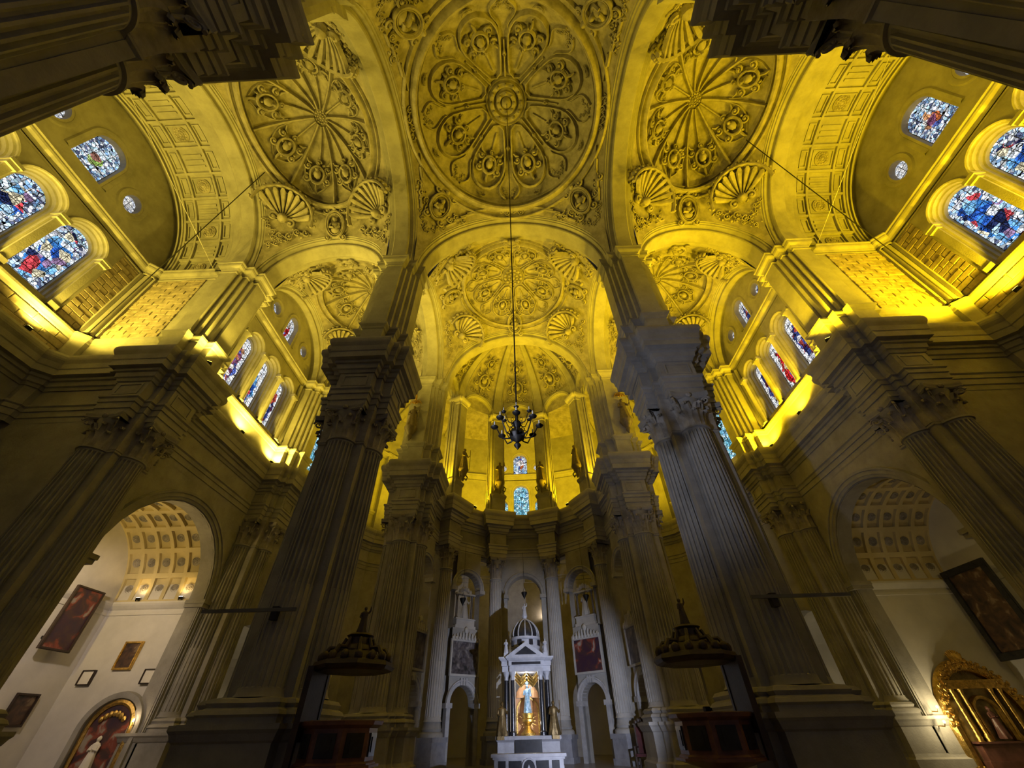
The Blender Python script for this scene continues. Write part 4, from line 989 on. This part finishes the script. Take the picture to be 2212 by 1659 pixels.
# the image of the Virgin
v = thing('statue', 'silver and blue Virgin holding the Child in the tabernacle', 'statue', (0,TY-.25,2.46))
M = robe(MB(), 1.38, arms='pray', seed=21, k=.82); robe(M, .5, (.17,-.16,.78), arms='raise', seed=22); M.build('figure', SILVER, v, True)
M = MB(); M.lathe([(.06,1.34),(.1,1.38),(.12,1.48),(.04,1.52)], 10); M.build('crown', SILVER, v, True)
p_ = thing('image_pedestal', 'gilded scrolled pedestal with rays under the Virgin', 'pedestal', (0,TY-.25,1.46))
MB().lathe([(.42,0),(.44,.1),(.34,.16),(.2,.3),(.14,.42),(.22,.52),(.34,.62),(.36,.72),(.3,.78),(.34,.9),(.36,1.0),(0,1.0)], 18).build('body', GOLD, p_, True)
for k in range(16):
    a = 2*PI*k/16; r1 = .62 if k % 2 else .5
    MB().poly([(.22*cos(a-.07),.1,.65+.22*sin(a-.07)),(r1*cos(a),.1,.65+r1*sin(a)),(.22*cos(a+.07),.1,.65+.22*sin(a+.07))], (0,.03,0)).build('ray', GOLD, p_)
# altar table in front
AY = 26.2; t = thing('altar', 'long altar table with black panels and a lozenge roundel', 'altar', (0,AY,0))
MB().box(-1.8,1.8,-.5,.5,.72,.84).box(-1.72,1.72,-.46,.46,.64,.72).build('top', GREYM, t)
MB().box(-1.65,1.65,-.42,.42,0,.64).build('body', GREYM, t)
for x0, x1 in ((-1.45,-1.1),(-.95,-.34),(.34,.95),(1.1,1.45)): MB().box(x0,x1,-.45,-.42,.1,.6).build('panel', BLACKM, t)
M = MB(); n = 28; M.tube([(.31*cos(2*PI*i/n),-.45,.35+.31*sin(2*PI*i/n)) for i in range(n+1)], .045, 6); M.build('roundel_ring', GREYM, t, True)
MB().add([(.27*cos(2*PI*i/n),-.44,.35+.27*sin(2*PI*i/n)) for i in range(n)], [tuple(range(n))]).build('roundel', BLACKM, t)
MB().poly([(0,-.47,.23),(.06,-.47,.35),(0,-.47,.47),(-.06,-.47,.35)], (0,.03,0)).build('lozenge', GREYM, t)
# bishop's throne at the right of the choir
p = at(1388,1600,'Y',30.0); t = thing('throne', 'dark red high-backed throne beside the right apse doorway', 'chair', (p.x,30.0,0), rad(-25))
RED = mat('red_velvet', (.07,.012,.014), .8, var=.3, scale=6, bump=.2)
MB().box(-.42,.42,-.4,.4,.5,.62).build('seat', RED, t); MB().box(-.36,.36,.3,.38,.62,1.75).build('backrest', RED, t)
for x in (-.4,.4):
    for y in (-.36,.36): MB().box(x-.05,x+.05,y-.05,y+.05,0,.5 if y<0 else 1.85).build('leg', WOOD, t)
    MB().box(x-.05,x+.05,-.4,.36,.86,.93).box(x-.04,x+.04,-.4,-.32,.5,.86).build('armrest', WOOD, t)
M = MB(); M.box(-.45,.45,.3,.42,1.75,1.85)
for k in range(5): M.ell((-.32+.16*k,.36,1.92+.14*cos((k-2)*.7)), (.1,.05,.12), 8, 5)
M.build('crest', WOOD, t, True)
# ---------------------------------------------------------------- pulpits
for s, side in ((-1,'left'),(1,'right')):
    px_, py_ = s*4.95, 13.9; t = thing('pulpit', 'dark carved pulpit with sounding board against the %s choir pier' % side, 'pulpit', (px_,py_,0), PI/8)
    oc = lambda r: [(r*cos(2*PI*k/8), r*sin(2*PI*k/8)) for k in range(8)]
    MB().plan(oc(.3), [(.25,0),(.25,.2),(0,.3),(0,.7),(.2,.85),(.75,1.0),(.75,1.05)]).build('stem', REDM, t)
    MB().plan(oc(.95), [(.06,1.0),(.06,1.08),(0,1.12),(0,1.75),(.1,1.82),(.12,1.9),(0,1.92)], caps=True).build('parapet', REDM, t)
    for k in range(8):
        a = 2*PI*(k+.5)/8; MB().box(.86,.92,-.24,.24,1.2,1.66).box(.9,.94,-.14,.14,1.28,1.58).xf(Matrix.Rotation(a,4,'Z')).build('parapet_panel', BLACKM, t)
    MB().plan(oc(1.05), [(-.3,3.02),(-.05,2.98),(.05,3.02),(.1,3.1),(.06,3.2),(-.06,3.24),(-.1,3.32),(-.4,3.36),(-.5,3.5),(-.78,3.62)]).build('sounding_board', WOOD, t)
    M = MB()
    for k in range(16):
        a = 2*PI*k/16; M.ell((.95*cos(a),.95*sin(a),3.3), (.12,.12,.14), 7, 5)
        if k % 2 == 0: M.tube([(.95*cos(a),.95*sin(a),3.3),(.78*cos(a),.78*sin(a),3.55),(.5*cos(a),.5*sin(a),3.55),(.38*cos(a),.38*sin(a),3.8)], [.08,.06,.06,.05], 6)
    M.build('carved_crest', WOOD, t, True)
    MB().lathe([(.5,3.5),(.46,3.6),(.36,3.66),(.34,3.82),(.4,3.88),(.3,3.94),(.0,3.95)], 16).build('lantern', WOOD, t, True)
    robe(MB(), .75, (0,0,3.92), arms='raise', seed=33).build('top_figure', WOOD, t, True)
    M = MB(); M.box(-.5,.5,-.06,.06,1.5,3.1); M.box(-.62,-.5,-.08,.08,1.0,3.1); M.box(.5,.62,-.08,.08,1.0,3.1)
    M.xf(Matrix.Translation((s*1.0,0,0)) @ Matrix.Rotation(PI/2,4,'Z')); b = M.build('back_panel', WOOD, t); b.rotation_euler = (0,0,-PI/8)
# ---------------------------------------------------------------- horizontal rods on the choir piers
for s, side in ((-1,'left'),(1,'right')):
    t = thing('banner_rod', 'thin horizontal rod reaching out from the %s choir pier' % side, 'rod', (s*8.7,14.06,4.7))
    MB().box(*sorted((s*-1.4,s*1.7)),-.04,.04,-.05,.05).build('bar', STEEL, t)
    MB().box(-.7-.1,-.7+.1,-.02,.2,-.28,.1).build('bracket', IRON, t) if s > 0 else MB().box(.6,.8,-.02,.2,-.28,.1).build('bracket', IRON, t)
# ---------------------------------------------------------------- chandelier hung from the crossing vault
zc = at(1117,925,'Y',ycA).z; t = thing('chandelier', 'dark iron chandelier of candles hanging on a long cable', 'chandelier', (.08,ycA,zc))
MB().tube([(0,0,.62),(-.04,0,37.75-zc)], .022, 6).build('cable', IRON, t)
MB().lathe([(.01,-.62),(.05,-.56),(.09,-.5),(.05,-.44),(.04,-.4),(.16,-.3),(.2,-.2),(.16,-.08),(.06,.0),(.1,.08),(.12,.14),(.05,.22),(.04,.4),(.09,.46),(.04,.55),(.02,.64)], 16).build('stem', IRON, t, True)
ARM = MB(); ARM.tube([(.06,0,-.05),(.2,0,-.22),(.36,0,-.2),(.44,0,-.05),(.5,0,.08),(.56,0,.1)], [.022,.02,.018,.016,.014,.012], 6); ARM.tube([(.2,0,-.2),(.26,0,-.06),(.18,0,.02),(.12,0,-.06)], .012, 5); ARM.lathe([(.02,.08),(.09,.12),(.1,.14),(.03,.15)], 10, (.56,0))
ARMM = ARM.mesh('arm', IRON, True); CAN = MB().lathe([(.018,.15),(.018,.3),(.01,.31)], 8, (.56,0)).mesh('candle', CANDLE, True)
for k in range(8):
    a = O('arm', ARMM, t, rot=(0,0,2*PI*k/8), loc=(0,0,-.08)); O('candle', CAN, a)
for k in range(6):
    a = O('arm', ARMM, t, rot=(0,0,2*PI*(k+.5)/6), loc=(0,0,.28), scale=(.66,.66,.8)); O('candle', CAN, a)
# sanctuary lamps hanging in the apse arches
for (x, y, z, lab) in ((0,37.0,10.5,'small hanging lamp in the central arch of the apse'),(-4.9,34.6,9.6,'small hanging lamp in the left arch of the apse'),(4.9,34.6,9.6,'small hanging lamp in the right arch of the apse')):
    t = thing('sanctuary_lamp', lab, 'lamp', (x,y,z)); MB().tube([(0,0,.5),(0,0,13.9-z)], .012, 5).build('wire', IRON, t)
    MB().lathe([(.02,-.45),(.06,-.35),(.2,-.1),(.26,.05),(.22,.1),(.05,.12)], 12).build('bowl', IRON, t, True)
    M = MB()
    for k in range(3): M.tube([(.22*cos(2.1*k),.22*sin(2.1*k),.08),(0,0,.5)], .012, 4)
    M.build('chains', IRON, t)
# sculpture groups standing in the upper openings of the apse
for i in (1,3):
    A, B = Vector((*FEET[i],0)), Vector((*FEET[i+1],0)); u = (B-A).normalized(); mid = (A+B)/2; n = Vector((u.y,-u.x,0))
    t = thing('sculpture_group', 'carved saint between columns in the %s upper opening of the apse' % bayname[i], 'sculpture', mid-n*.35+Vector((0,0,7.75)), math.atan2(u.y,u.x))
    MB().box(-.95,.95,-.3,.3,0,.2).box(-.85,.85,-.25,.25,.2,.6).box(-.92,.92,-.3,.3,.6,.7).build('plinth', PALE, t)
    robe(MB(), 1.7, (0,0,.7), arms='staff', seed=60+i).build('figure', PALE, t, True)
    for x in (-.72,.72): MB().lathe([(.14,.7),(.14,.8),(.09,.86),(.08,2.2),(.15,2.4)], 12, (x,.05)).build('column', STAT, t, True)
    M = MB(); M.box(-.9,.9,-.2,.2,2.4,2.52); spiral(M, (0,0), .3, 1.2, 0, 1, .06, 0, 10); M.build('lintel', PALE, t)
    M = MB()
    for k in range(5): M.ell((-.5+.25*k,0,2.62+.28*cos((k-2)*.7)), (.16,.12,.2), 8, 5)
    M.build('crest', PALE, t, True)
# ---------------------------------------------------------------- tie cables across the aisles
for s, side in ((-1,'left'),(1,'right')):
    e = at(572,372,'Z',31.2) if s < 0 else at(1612,302,'Z',31.2)
    c = thing('cable', 'dark cable rising across the %s transept corner' % side, 'cable', (s*(TX-.5),Yt-.5,19.45)); a = Vector(e)-Vector(c.location)
    MB().tube([(0,0,0), a], .03, 5).build('strand', IRON, c)
    MB().ell((0,0,0),(.1,.1,.1),6,4).build('anchor', IRON, c)
    e = at(283,210,'X',-23.6) if s < 0 else at(1925,112,'X',23.6); b0 = Vector((s*(AX+1.6), Yt-.2, ZSPR))
    c = thing('cable', 'pale thin cable across the barrel vault of the %s transept' % side, 'cable', b0)
    MB().tube([(0,0,0), Vector(e)-b0], .018, 5).build('strand', PLASTER, c); MB().ell((0,0,0),(.07,.07,.07),6,4).build('anchor', IRON, c)
# ---------------------------------------------------------------- side chapels
YE, YWc, XB = 26.35, 17.65, 25.55
for s, side in ((-1,'left'),(1,'right')):
    lm = PLASTER
    fE = Fr((0,YE,0),(1,0,0),(0,-1,0)); a, b = sorted((s*(AX+1.1),s*(XB+.3)))
    wall_holes(MB(), fE, a, b, 0, 12.6, [], .4).build('wall_chapel_east_'+side, lm, None, kind='structure', label='white plaster wall of the %s chapel, facing the nave' % side)
    fW = Fr((0,YWc,0),(1,0,0),(0,1,0)); wall_holes(MB(), fW, a, b, 0, 12.6, [], .4).build('wall_chapel_west_'+side, lm, None, kind='structure')
    fB = Fr((s*XB,0,0),(0,1,0),(-s,0,0)); wall_holes(MB(), fB, YWc-.3, YE+.3, 0, 12.8, [], .4).build('wall_chapel_back_'+side, lm, None, kind='structure', label='back wall of the %s chapel' % side)
    yc = (YE+YWc)/2; r = (YE-YWc)/2; M = MB(); n = 36
    M.loft([[(s*x, yc+(r+.12)*cos(PI*i/n), 8.0+(r+.12)*sin(PI*i/n)) for i in range(n+1)] for x in (AX+1.1, XB+.2)], False)
    c = M.build('ceiling', OCHRE, None, True, kind='structure', label='cream coffered barrel vault of the %s chapel' % side)
    def bar_(x0,x1,a0,a1,d0,d1,nm):
        M = MB(); n = max(2,int((a1-a0)/.1)); rw = []
        for i in range(n+1):
            an = a0+(a1-a0)*i/n; rw.append([(s*x, yc+q*cos(an), 8.0+q*sin(an)) for x,q in ((x0,r-d0),(x1,r-d0),(x1,r-d1),(x0,r-d1))])
        M.loft(rw, True, True); return M.build(nm, OCHRE, c, True)
    XS = [AX+1.15+.98*k for k in range(6)]; NR = 9
    for x in XS: bar_(x-.12, x+.12, 0, PI, -.13, .06, 'coffer_rib')
    for k in range(NR+1): bar_(XS[0], XS[-1], max(PI*k/NR-.035,0), min(PI*k/NR+.035,PI), -.13, .06, 'coffer_rib')
    for k in range(NR):
        for j in range(5):
            am = PI*(k+.5)/NR; x = (XS[j]+XS[j+1])/2; nn = Vector((0,-cos(am),-sin(am)))
            Mx = Matrix((Vector((1,0,0)), nn.cross(Vector((1,0,0))), nn)).transposed().to_4x4() @ Matrix.Scale(.26,4); Mx.translation = Vector((s*x, yc+(r+.1)*cos(am), 8+(r+.1)*sin(am)))
            O('rosette', ROS, c).matrix_local = Mx
    for prof in ([(0,7.3),(.06,7.32),(.06,7.45),(.02,7.47),(.02,7.6),(.1,7.66),(.24,7.8),(.3,7.9),(.3,8.0),(-.02,8.0)],):
        pth = [(AX+1.1,YE),(XB,YE),(XB,YWc),(AX+1.1,YWc)]; trim(mirx(MB().plan(pth, prof, False), s), lm)
def quadpic(pts, axis, val):
    P = [at(x,y,axis,val) for x,y in pts]; c = sum(P, Vector())/len(P)
    i = 0 if axis == 'Y' else 1; us = [p[i] for p in P]; zs = [p.z for p in P]
    return c, (max(us)-min(us)), (max(zs)-min(zs))
# left chapel: pictures
c, w_, h_ = quadpic([(262,1388),(306,1390),(294,1444),(250,1444)], 'Y', YE-.06)
framed('painting', 'small dark upright picture in a gilt frame, highest on the chapel wall', c, 0, .85, 1.15, PICT[2], GOLD, .1)
for pt, lab in (((187,1464),'pale framed tablet left of the small gilt picture'),((322,1461),'pale framed tablet right of the small gilt picture')):
    c = at(*pt,'Y',YE-.08); framed('wall_tablet', lab, c, 0, .62, .58, WHITEP, WOOD, .05)['category'] = 'tablet'
c = at(228,1588,'Y',YE-.15); xm = c.x
t = thing('altarpiece', 'large painting in a gilded arched frame on the left chapel wall', 'altarpiece', (xm,YE-.1,0))
P = arch_path(0,2.0,1.05,0.0,16,1.05)
MB().poly([(p[0],-.06,p[1]) for p,q in P], (0,.06,0)).build('canvas', PICT[3], t)
fr = Fr((0,-.02,0),(1,0,0),(0,-1,0)); M = MB(); mould(M, fr, P, [(0,0),(0,.1),(.1,.16),(.22,.1),(.22,0)]); M.build('gilt_frame', GOLD, t, True)
M = MB(); mould(M, fr, arch_path(0,2.05,1.28,0.0,20,1.4), [(0,0),(0,.18),(.1,.22),(.25,.22),(.3,.0)]); M.build('stone_surround', STONE, t, True)
M = MB()
for k in range(7): M.ell((-.6+.2*k,-.14,2.45+.25*cos((k-3)*.5)), (.12,.06,.14), 7, 5)
M.build('carved_crest', GOLD, t, True)
robe(MB(), 1.5, (-.15,-.14,.3), arms='pray', seed=44).build('white_figure', WHITEP, t, True)
# pictures on the outer wall of the left chapel
XP = -XB+.1
for pts, lab, m_, fm in (([(150,1262),(240,1272),(150,1423),(78,1398)],'big red and black painting high on the outer wall of the left chapel',PICT[3],WOOD),
                   ([(30,1495),(80,1497),(48,1573),(2,1572)],'dark upright painting low on the outer wall, left of the altarpiece',PICT[2],WOOD),
                   ([(107,1553),(137,1553),(120,1598),(92,1598)],'small dark picture between the altarpiece and the corner',PICT[2],GOLD)):
    big = 'big' in lab; xp = XP+(.4 if big else -.03)
    c, w_, h_ = quadpic(pts, 'X', xp); pt_ = framed('painting', lab, c, PI/2, max(.7,w_*.62), max(.8,h_*.8), m_, fm, .1)
    if big: MB().box(-.6,-.5,.03,.48,-1,-.9).box(.5,.6,.03,.48,-1,-.9).build('wall_bracket', IRON, pt_)
c = at(287,1559,'Y',YE-.4); t = thing('wall_sconce', 'small bright sconce beside the gilded altarpiece', 'lamp', c)
MB().tube([(0,.3,-.1),(0,.05,-.15),(0,0,0)], .02, 6).build('arm', GOLD, t); MB().ell((0,0,.06),(.04,.04,.07),8,6).build('globe', LENSW, t, True); bulb(t, (0,-.15,.1), WARM, 12)
# uplights on the chapel ledge
for x in (297,388):
    c = at(x,1292,'Y',YE-.25); flood((c.x,YE-.16,8.05), (c.x,YE-.6,9.5), (1,.66,.22), 60, 'warm uplight on the ledge of the left chapel, %s' % ('farther from the arch' if x<300 else 'nearer the arch'), .6, 150, True, 'uplights on the chapel ledge')
flood((-AX-1.6,YWc+.36,8.32), (-XB,23.5,3.5), (1,.80,.64), 1000, 'picture lamp on the near ledge of the left chapel', .6, 120, True, 'picture lamps of the chapels')
flood((-AX-3.6,YWc+.15,8.02), (-XB+2,24.5,12), (1,.70,.2), 700, 'vault lamp on the near ledge of the left chapel', .6, 140, True, 'picture lamps of the chapels')
flood((AX+1.6,YWc+.36,8.32), (XB-1.5,YE,3.2), (1,.72,.22), 110, 'picture lamp on the near ledge of the right chapel', .6, 100, True, 'picture lamps of the chapels')
flood((AX+3.6,YWc+.15,8.02), (XB-2,24.5,12), (1,.66,.12), 50, 'vault lamp on the near ledge of the right chapel', .6, 140, True, 'picture lamps of the chapels')
for o in [o for o in bpy.data.objects if o.name.startswith('floodlight') and abs(o.location.z-8.32) < .01]: MB().box(-.03,.03,-.3,.03,-.32,.0).build('stand', IRON, o)
# right chapel: gilded retable and dark canvas
c = at(2150,1560,'Y',YE-.3); xm = c.x
t = thing('retable', 'glittering gilded retable with an oval crested frame in the right chapel', 'retable', (xm,YE-.06,0))
fr = Fr((0,-.05,0),(1,0,0),(0,-1,0)); rw, zs_ = 1.75, 1.55; P = arch_path(0, zs_, 2.1, 0, 24, rw)
M = MB(); mould(M, fr, P, [(0,0),(0,.2),(.1,.28),(.3,.3),(.42,.2),(.5,0)]); M.build('frame', GOLD, t, True)
for k, (p, q) in enumerate(P):
    for j in range(2):
        M = MB(); spiral(M, (0,0), .13, 1.2, k, 1 if k%2 else -1, .04, 0, 8); M.ell((.05,.05,.02),(.06,.06,.05),6,4)
        o = M.build('frame_scroll', GOLD, t, True); o.rotation_euler = (PI/2,0,0); o.location = (p[0]+q[0]*(.14+.24*j), -.34, p[1]+q[1]*(.14+.24*j))
MB().poly([(p[0],-.02,p[1]) for p,q in P], (0,-.04,0)).build('backing', mat('olive_gilt', (.28,.22,.10), .4, .6, var=.4, scale=5), t)
for x in (-1.2,-.75,.75,1.2): MB().lathe([(.14,.9),(.14,1.1),(.09,1.2),(.1,2.0),(.08,2.7),(.15,2.9)], 12, (x,-.22)).build('column', GOLD, t, True)
MB().box(-1.45,1.45,-.4,-.05,2.9,3.0).box(-1.35,1.35,-.34,-.05,3.0,3.15).box(-1.5,1.5,-.45,-.05,3.15,3.25).build('entablature', GOLD, t)
MB().box(-1.55,1.55,-.5,-.05,.0,.25).box(-1.45,1.45,-.42,-.05,.25,.85).box(-1.55,1.55,-.5,-.05,.85,.92).build('predella', REDM, t)
M = MB(); mould(M, fr, arch_path(0,2.0,.5,.95,14), [(0,.05),(0,.2),(.12,.24),(.16,.05)]); M.build('niche_arch', GOLD, t, True)
robe(MB(), 1.2, (0,-.3,1.0), arms='pray', seed=51).build('niche_figure', REDM, t, True)
for k in range(9):
    M = MB(); a = -.8+.2*k; M.tube([(0,0,0),(sin(a)*.3,-.04,cos(a)*.3),(sin(a)*.55,0,cos(a)*.55+.1)], [.1,.08,.03], 6); o = M.build('crest_leaf', GOLD, t, True); o.location = (0,-.25,zs_+2.1+.25)
for k in range(14):
    a = 2*PI*k/14; MB().poly([(.12*cos(a-.1),-.15,3.85+.12*sin(a-.1)),(.42*cos(a),-.15,3.85+.42*sin(a)),(.12*cos(a+.1),-.15,3.85+.12*sin(a+.1))], (0,-.04,0)).build('ray', GOLD, t)
for i, pt in enumerate(((2026,1530),(2041,1562))):
    c = at(*pt,'Y',YE-.7); q = thing('wall_sconce', 'bright white lamp at the edge of the gilded retable, %s' % ('upper' if i==0 else 'lower'), 'lamp', c)
    MB().tube([(.0,.5,-.1),(0,.1,-.12),(0,0,0)], .02, 6).build('arm', GOLD, q); MB().ell((0,0,.05),(.05,.05,.06),8,6).build('globe', LENSW, q, True); bulb(q, (.12,-.25,.05), (1,.80,.42), 70)
c, w_, h_ = quadpic([(2010,1205),(2120,1205),(2212,1330),(2212,1430),(2190,1435)], 'X', XB-.5)
pt_ = framed('painting', 'huge dark canvas on the outer wall above the gilded retable', c, -PI/2, w_*.78, h_*.68, PICT[2], BLACKM, .34)
MB().box(-.6,-.5,.03,.5,-1,-.9).box(.5,.6,.03,.5,-1,-.9).build('wall_bracket', IRON, pt_)
# ---------------------------------------------------------------- chapels opening off the ambulatory
for i in range(nOUT):
    A, B = Vector((*OUT[i],0)), Vector((*OUT[i+1],0)); u = (B-A).normalized(); n = Vector((u.y,-u.x,0)); mid = (A+B)/2; L2 = (B-A).length/2
    fr = Fr(mid, u, n); hw = min(2.3, L2-.6); zs_ = 6.5 if i == 4 else 5.5; dp_ = 3.6 if i != 4 else 6.0
    M = MB(); fr.box(M, -hw-.3, hw+.3, 0, zs_+hw+.5, -dp_-.2, -dp_); fr.box(M, -hw-.5, -hw-.1, 0, zs_+hw+.5, -dp_, -.88); fr.box(M, hw+.1, hw+.5, 0, zs_+hw+.5, -dp_, -.88)
    mould(M, fr, arch_path(0, zs_, hw+.1, zs_, 14), [(0,-.88),(0,-dp_)]); M.build('wall_niche_%d' % (i+1), PLASTER, None, False, kind='structure', label='%s niche chapel of the ambulatory' % facet[i])
    if i in (0,8):
        framed('painting', 'dark altar painting in the %s ambulatory chapel' % ('left' if i==0 else 'right'), fr(0,3.4,-dp_+.1), math.atan2(u.y,u.x), 1.9, 2.8, PICT[1], GOLD, .3, crown_top(1.9,2.8))
        flood(fr(hw-.5,.05,-1.5), fr(-.2,5,-dp_), (1,.84,.5), 160, 'floor lamp inside the %s ambulatory chapel' % ('left' if i==0 else 'right'), .7, 140, True, 'lamps of the ambulatory chapels')
    if i == 4:
        for e in (-1,1): window(fr(e*1.45,6.3,-dp_+.02), math.atan2(n.y,n.x)-PI/2, ('a',.5,.35), emis('pale_daylight_glass_%d'%(e+1), (.7,.9,.95), .9), 1, 2, 'small bright lunette behind the tabernacle, %s' % ('left' if e<0 else 'right'), n0=.02)
        flood(fr(-1.6,.1,-1.6), fr(.4,8,-dp_), (1,.78,.52), 160, 'floor lamp inside the central ambulatory chapel', .7, 150, True, 'lamps of the ambulatory chapels')
        flood(fr(2.4,10.0,.08), fr(0,13,1.6), (1,.78,.55), 260, 'lamp on the wall above the central ambulatory chapel', .7, 160, True, 'lamps of the ambulatory chapels')
# ---------------------------------------------------------------- the amber floodlights on the ledges and the cool choir spotlights
for s, side in ((-1,'left'),(1,'right')):
    k = 2.15 if s > 0 else 1.45; c = YEL if s > 0 else YEL2
    for j, y in enumerate((17.9, 21.9, 26.0)):
        flood((s*19.25,y,17.37), (s*16,y,30), c, 2000*k, 'amber floodlight on the %s aisle ledge, %s of three' % (side, ('nearest the camera','middle','farthest')[j]), .8, 165)
    for j, y in enumerate((4.2, 8.0, 12.2)):
        flood((s*25.0,y,17.37), (s*19,y,33), c, 2600*k, 'amber floodlight on the %s transept ledge, %s of three' % (side, ('nearest the camera','middle','farthest')[j]), .8, 150)
    for j, (x, y) in enumerate(((9.85,16.7),(7.4,17.75),(17.4,15.2))):
        flood((s*x,y,17.37), (s*(12.5,3,13)[j],(10,22,9)[j],34), c, (2000,3400,2400)[j]*k, 'amber floodlight on the cornice of the %s %s' % (side, ('choir pier, aisle side','choir pier, far side','corner pier')[j]), .8, (140,95,140)[j])
    for j, a in enumerate((38,75)):
        p = pol(AR+1.5, s*a, 17.37); flood(p, pol(AR+5, s*a, 30), YEL, 4600, 'amber floodlight behind the apse attic on the %s, %s' % (side, ('near the axis','at the side')[j]), .8, 165)
    p = pol(AR+1.5, s*12, 17.37); flood(p, pol(AR+5, s*12, 30), YEL, 1500, 'amber floodlight behind the central apse opening, %s' % side, .8, 165)
    p = pol(AR-.4, s*41, 17.37); flood(p, Vector((s*-1.5,30.5,36)), YEL, 3800, 'amber floodlight on the apse cornice, %s' % side, .8, 80)
flood((5.15,14.4,2.0), (1.2,32,3.2), COOL, 9000, 'small white spotlight on the right pulpit aimed at the tabernacle',   .5, 48, True, 'choir spotlights', .75, .05)
flood((9.85,13.9,17.37), (0,30,9), (1,.80,.5), 1500, 'white spotlight on the right pier cornice aimed into the choir', .6, 60, True, 'choir spotlights', .8, .1)
flood((-6.35,1.6,3.2), (6.8,16,13), COOL, 4300, 'cool white spotlight on the near left pier', .6, 44, True, 'cool spotlights on the near piers', 1.0, .2)
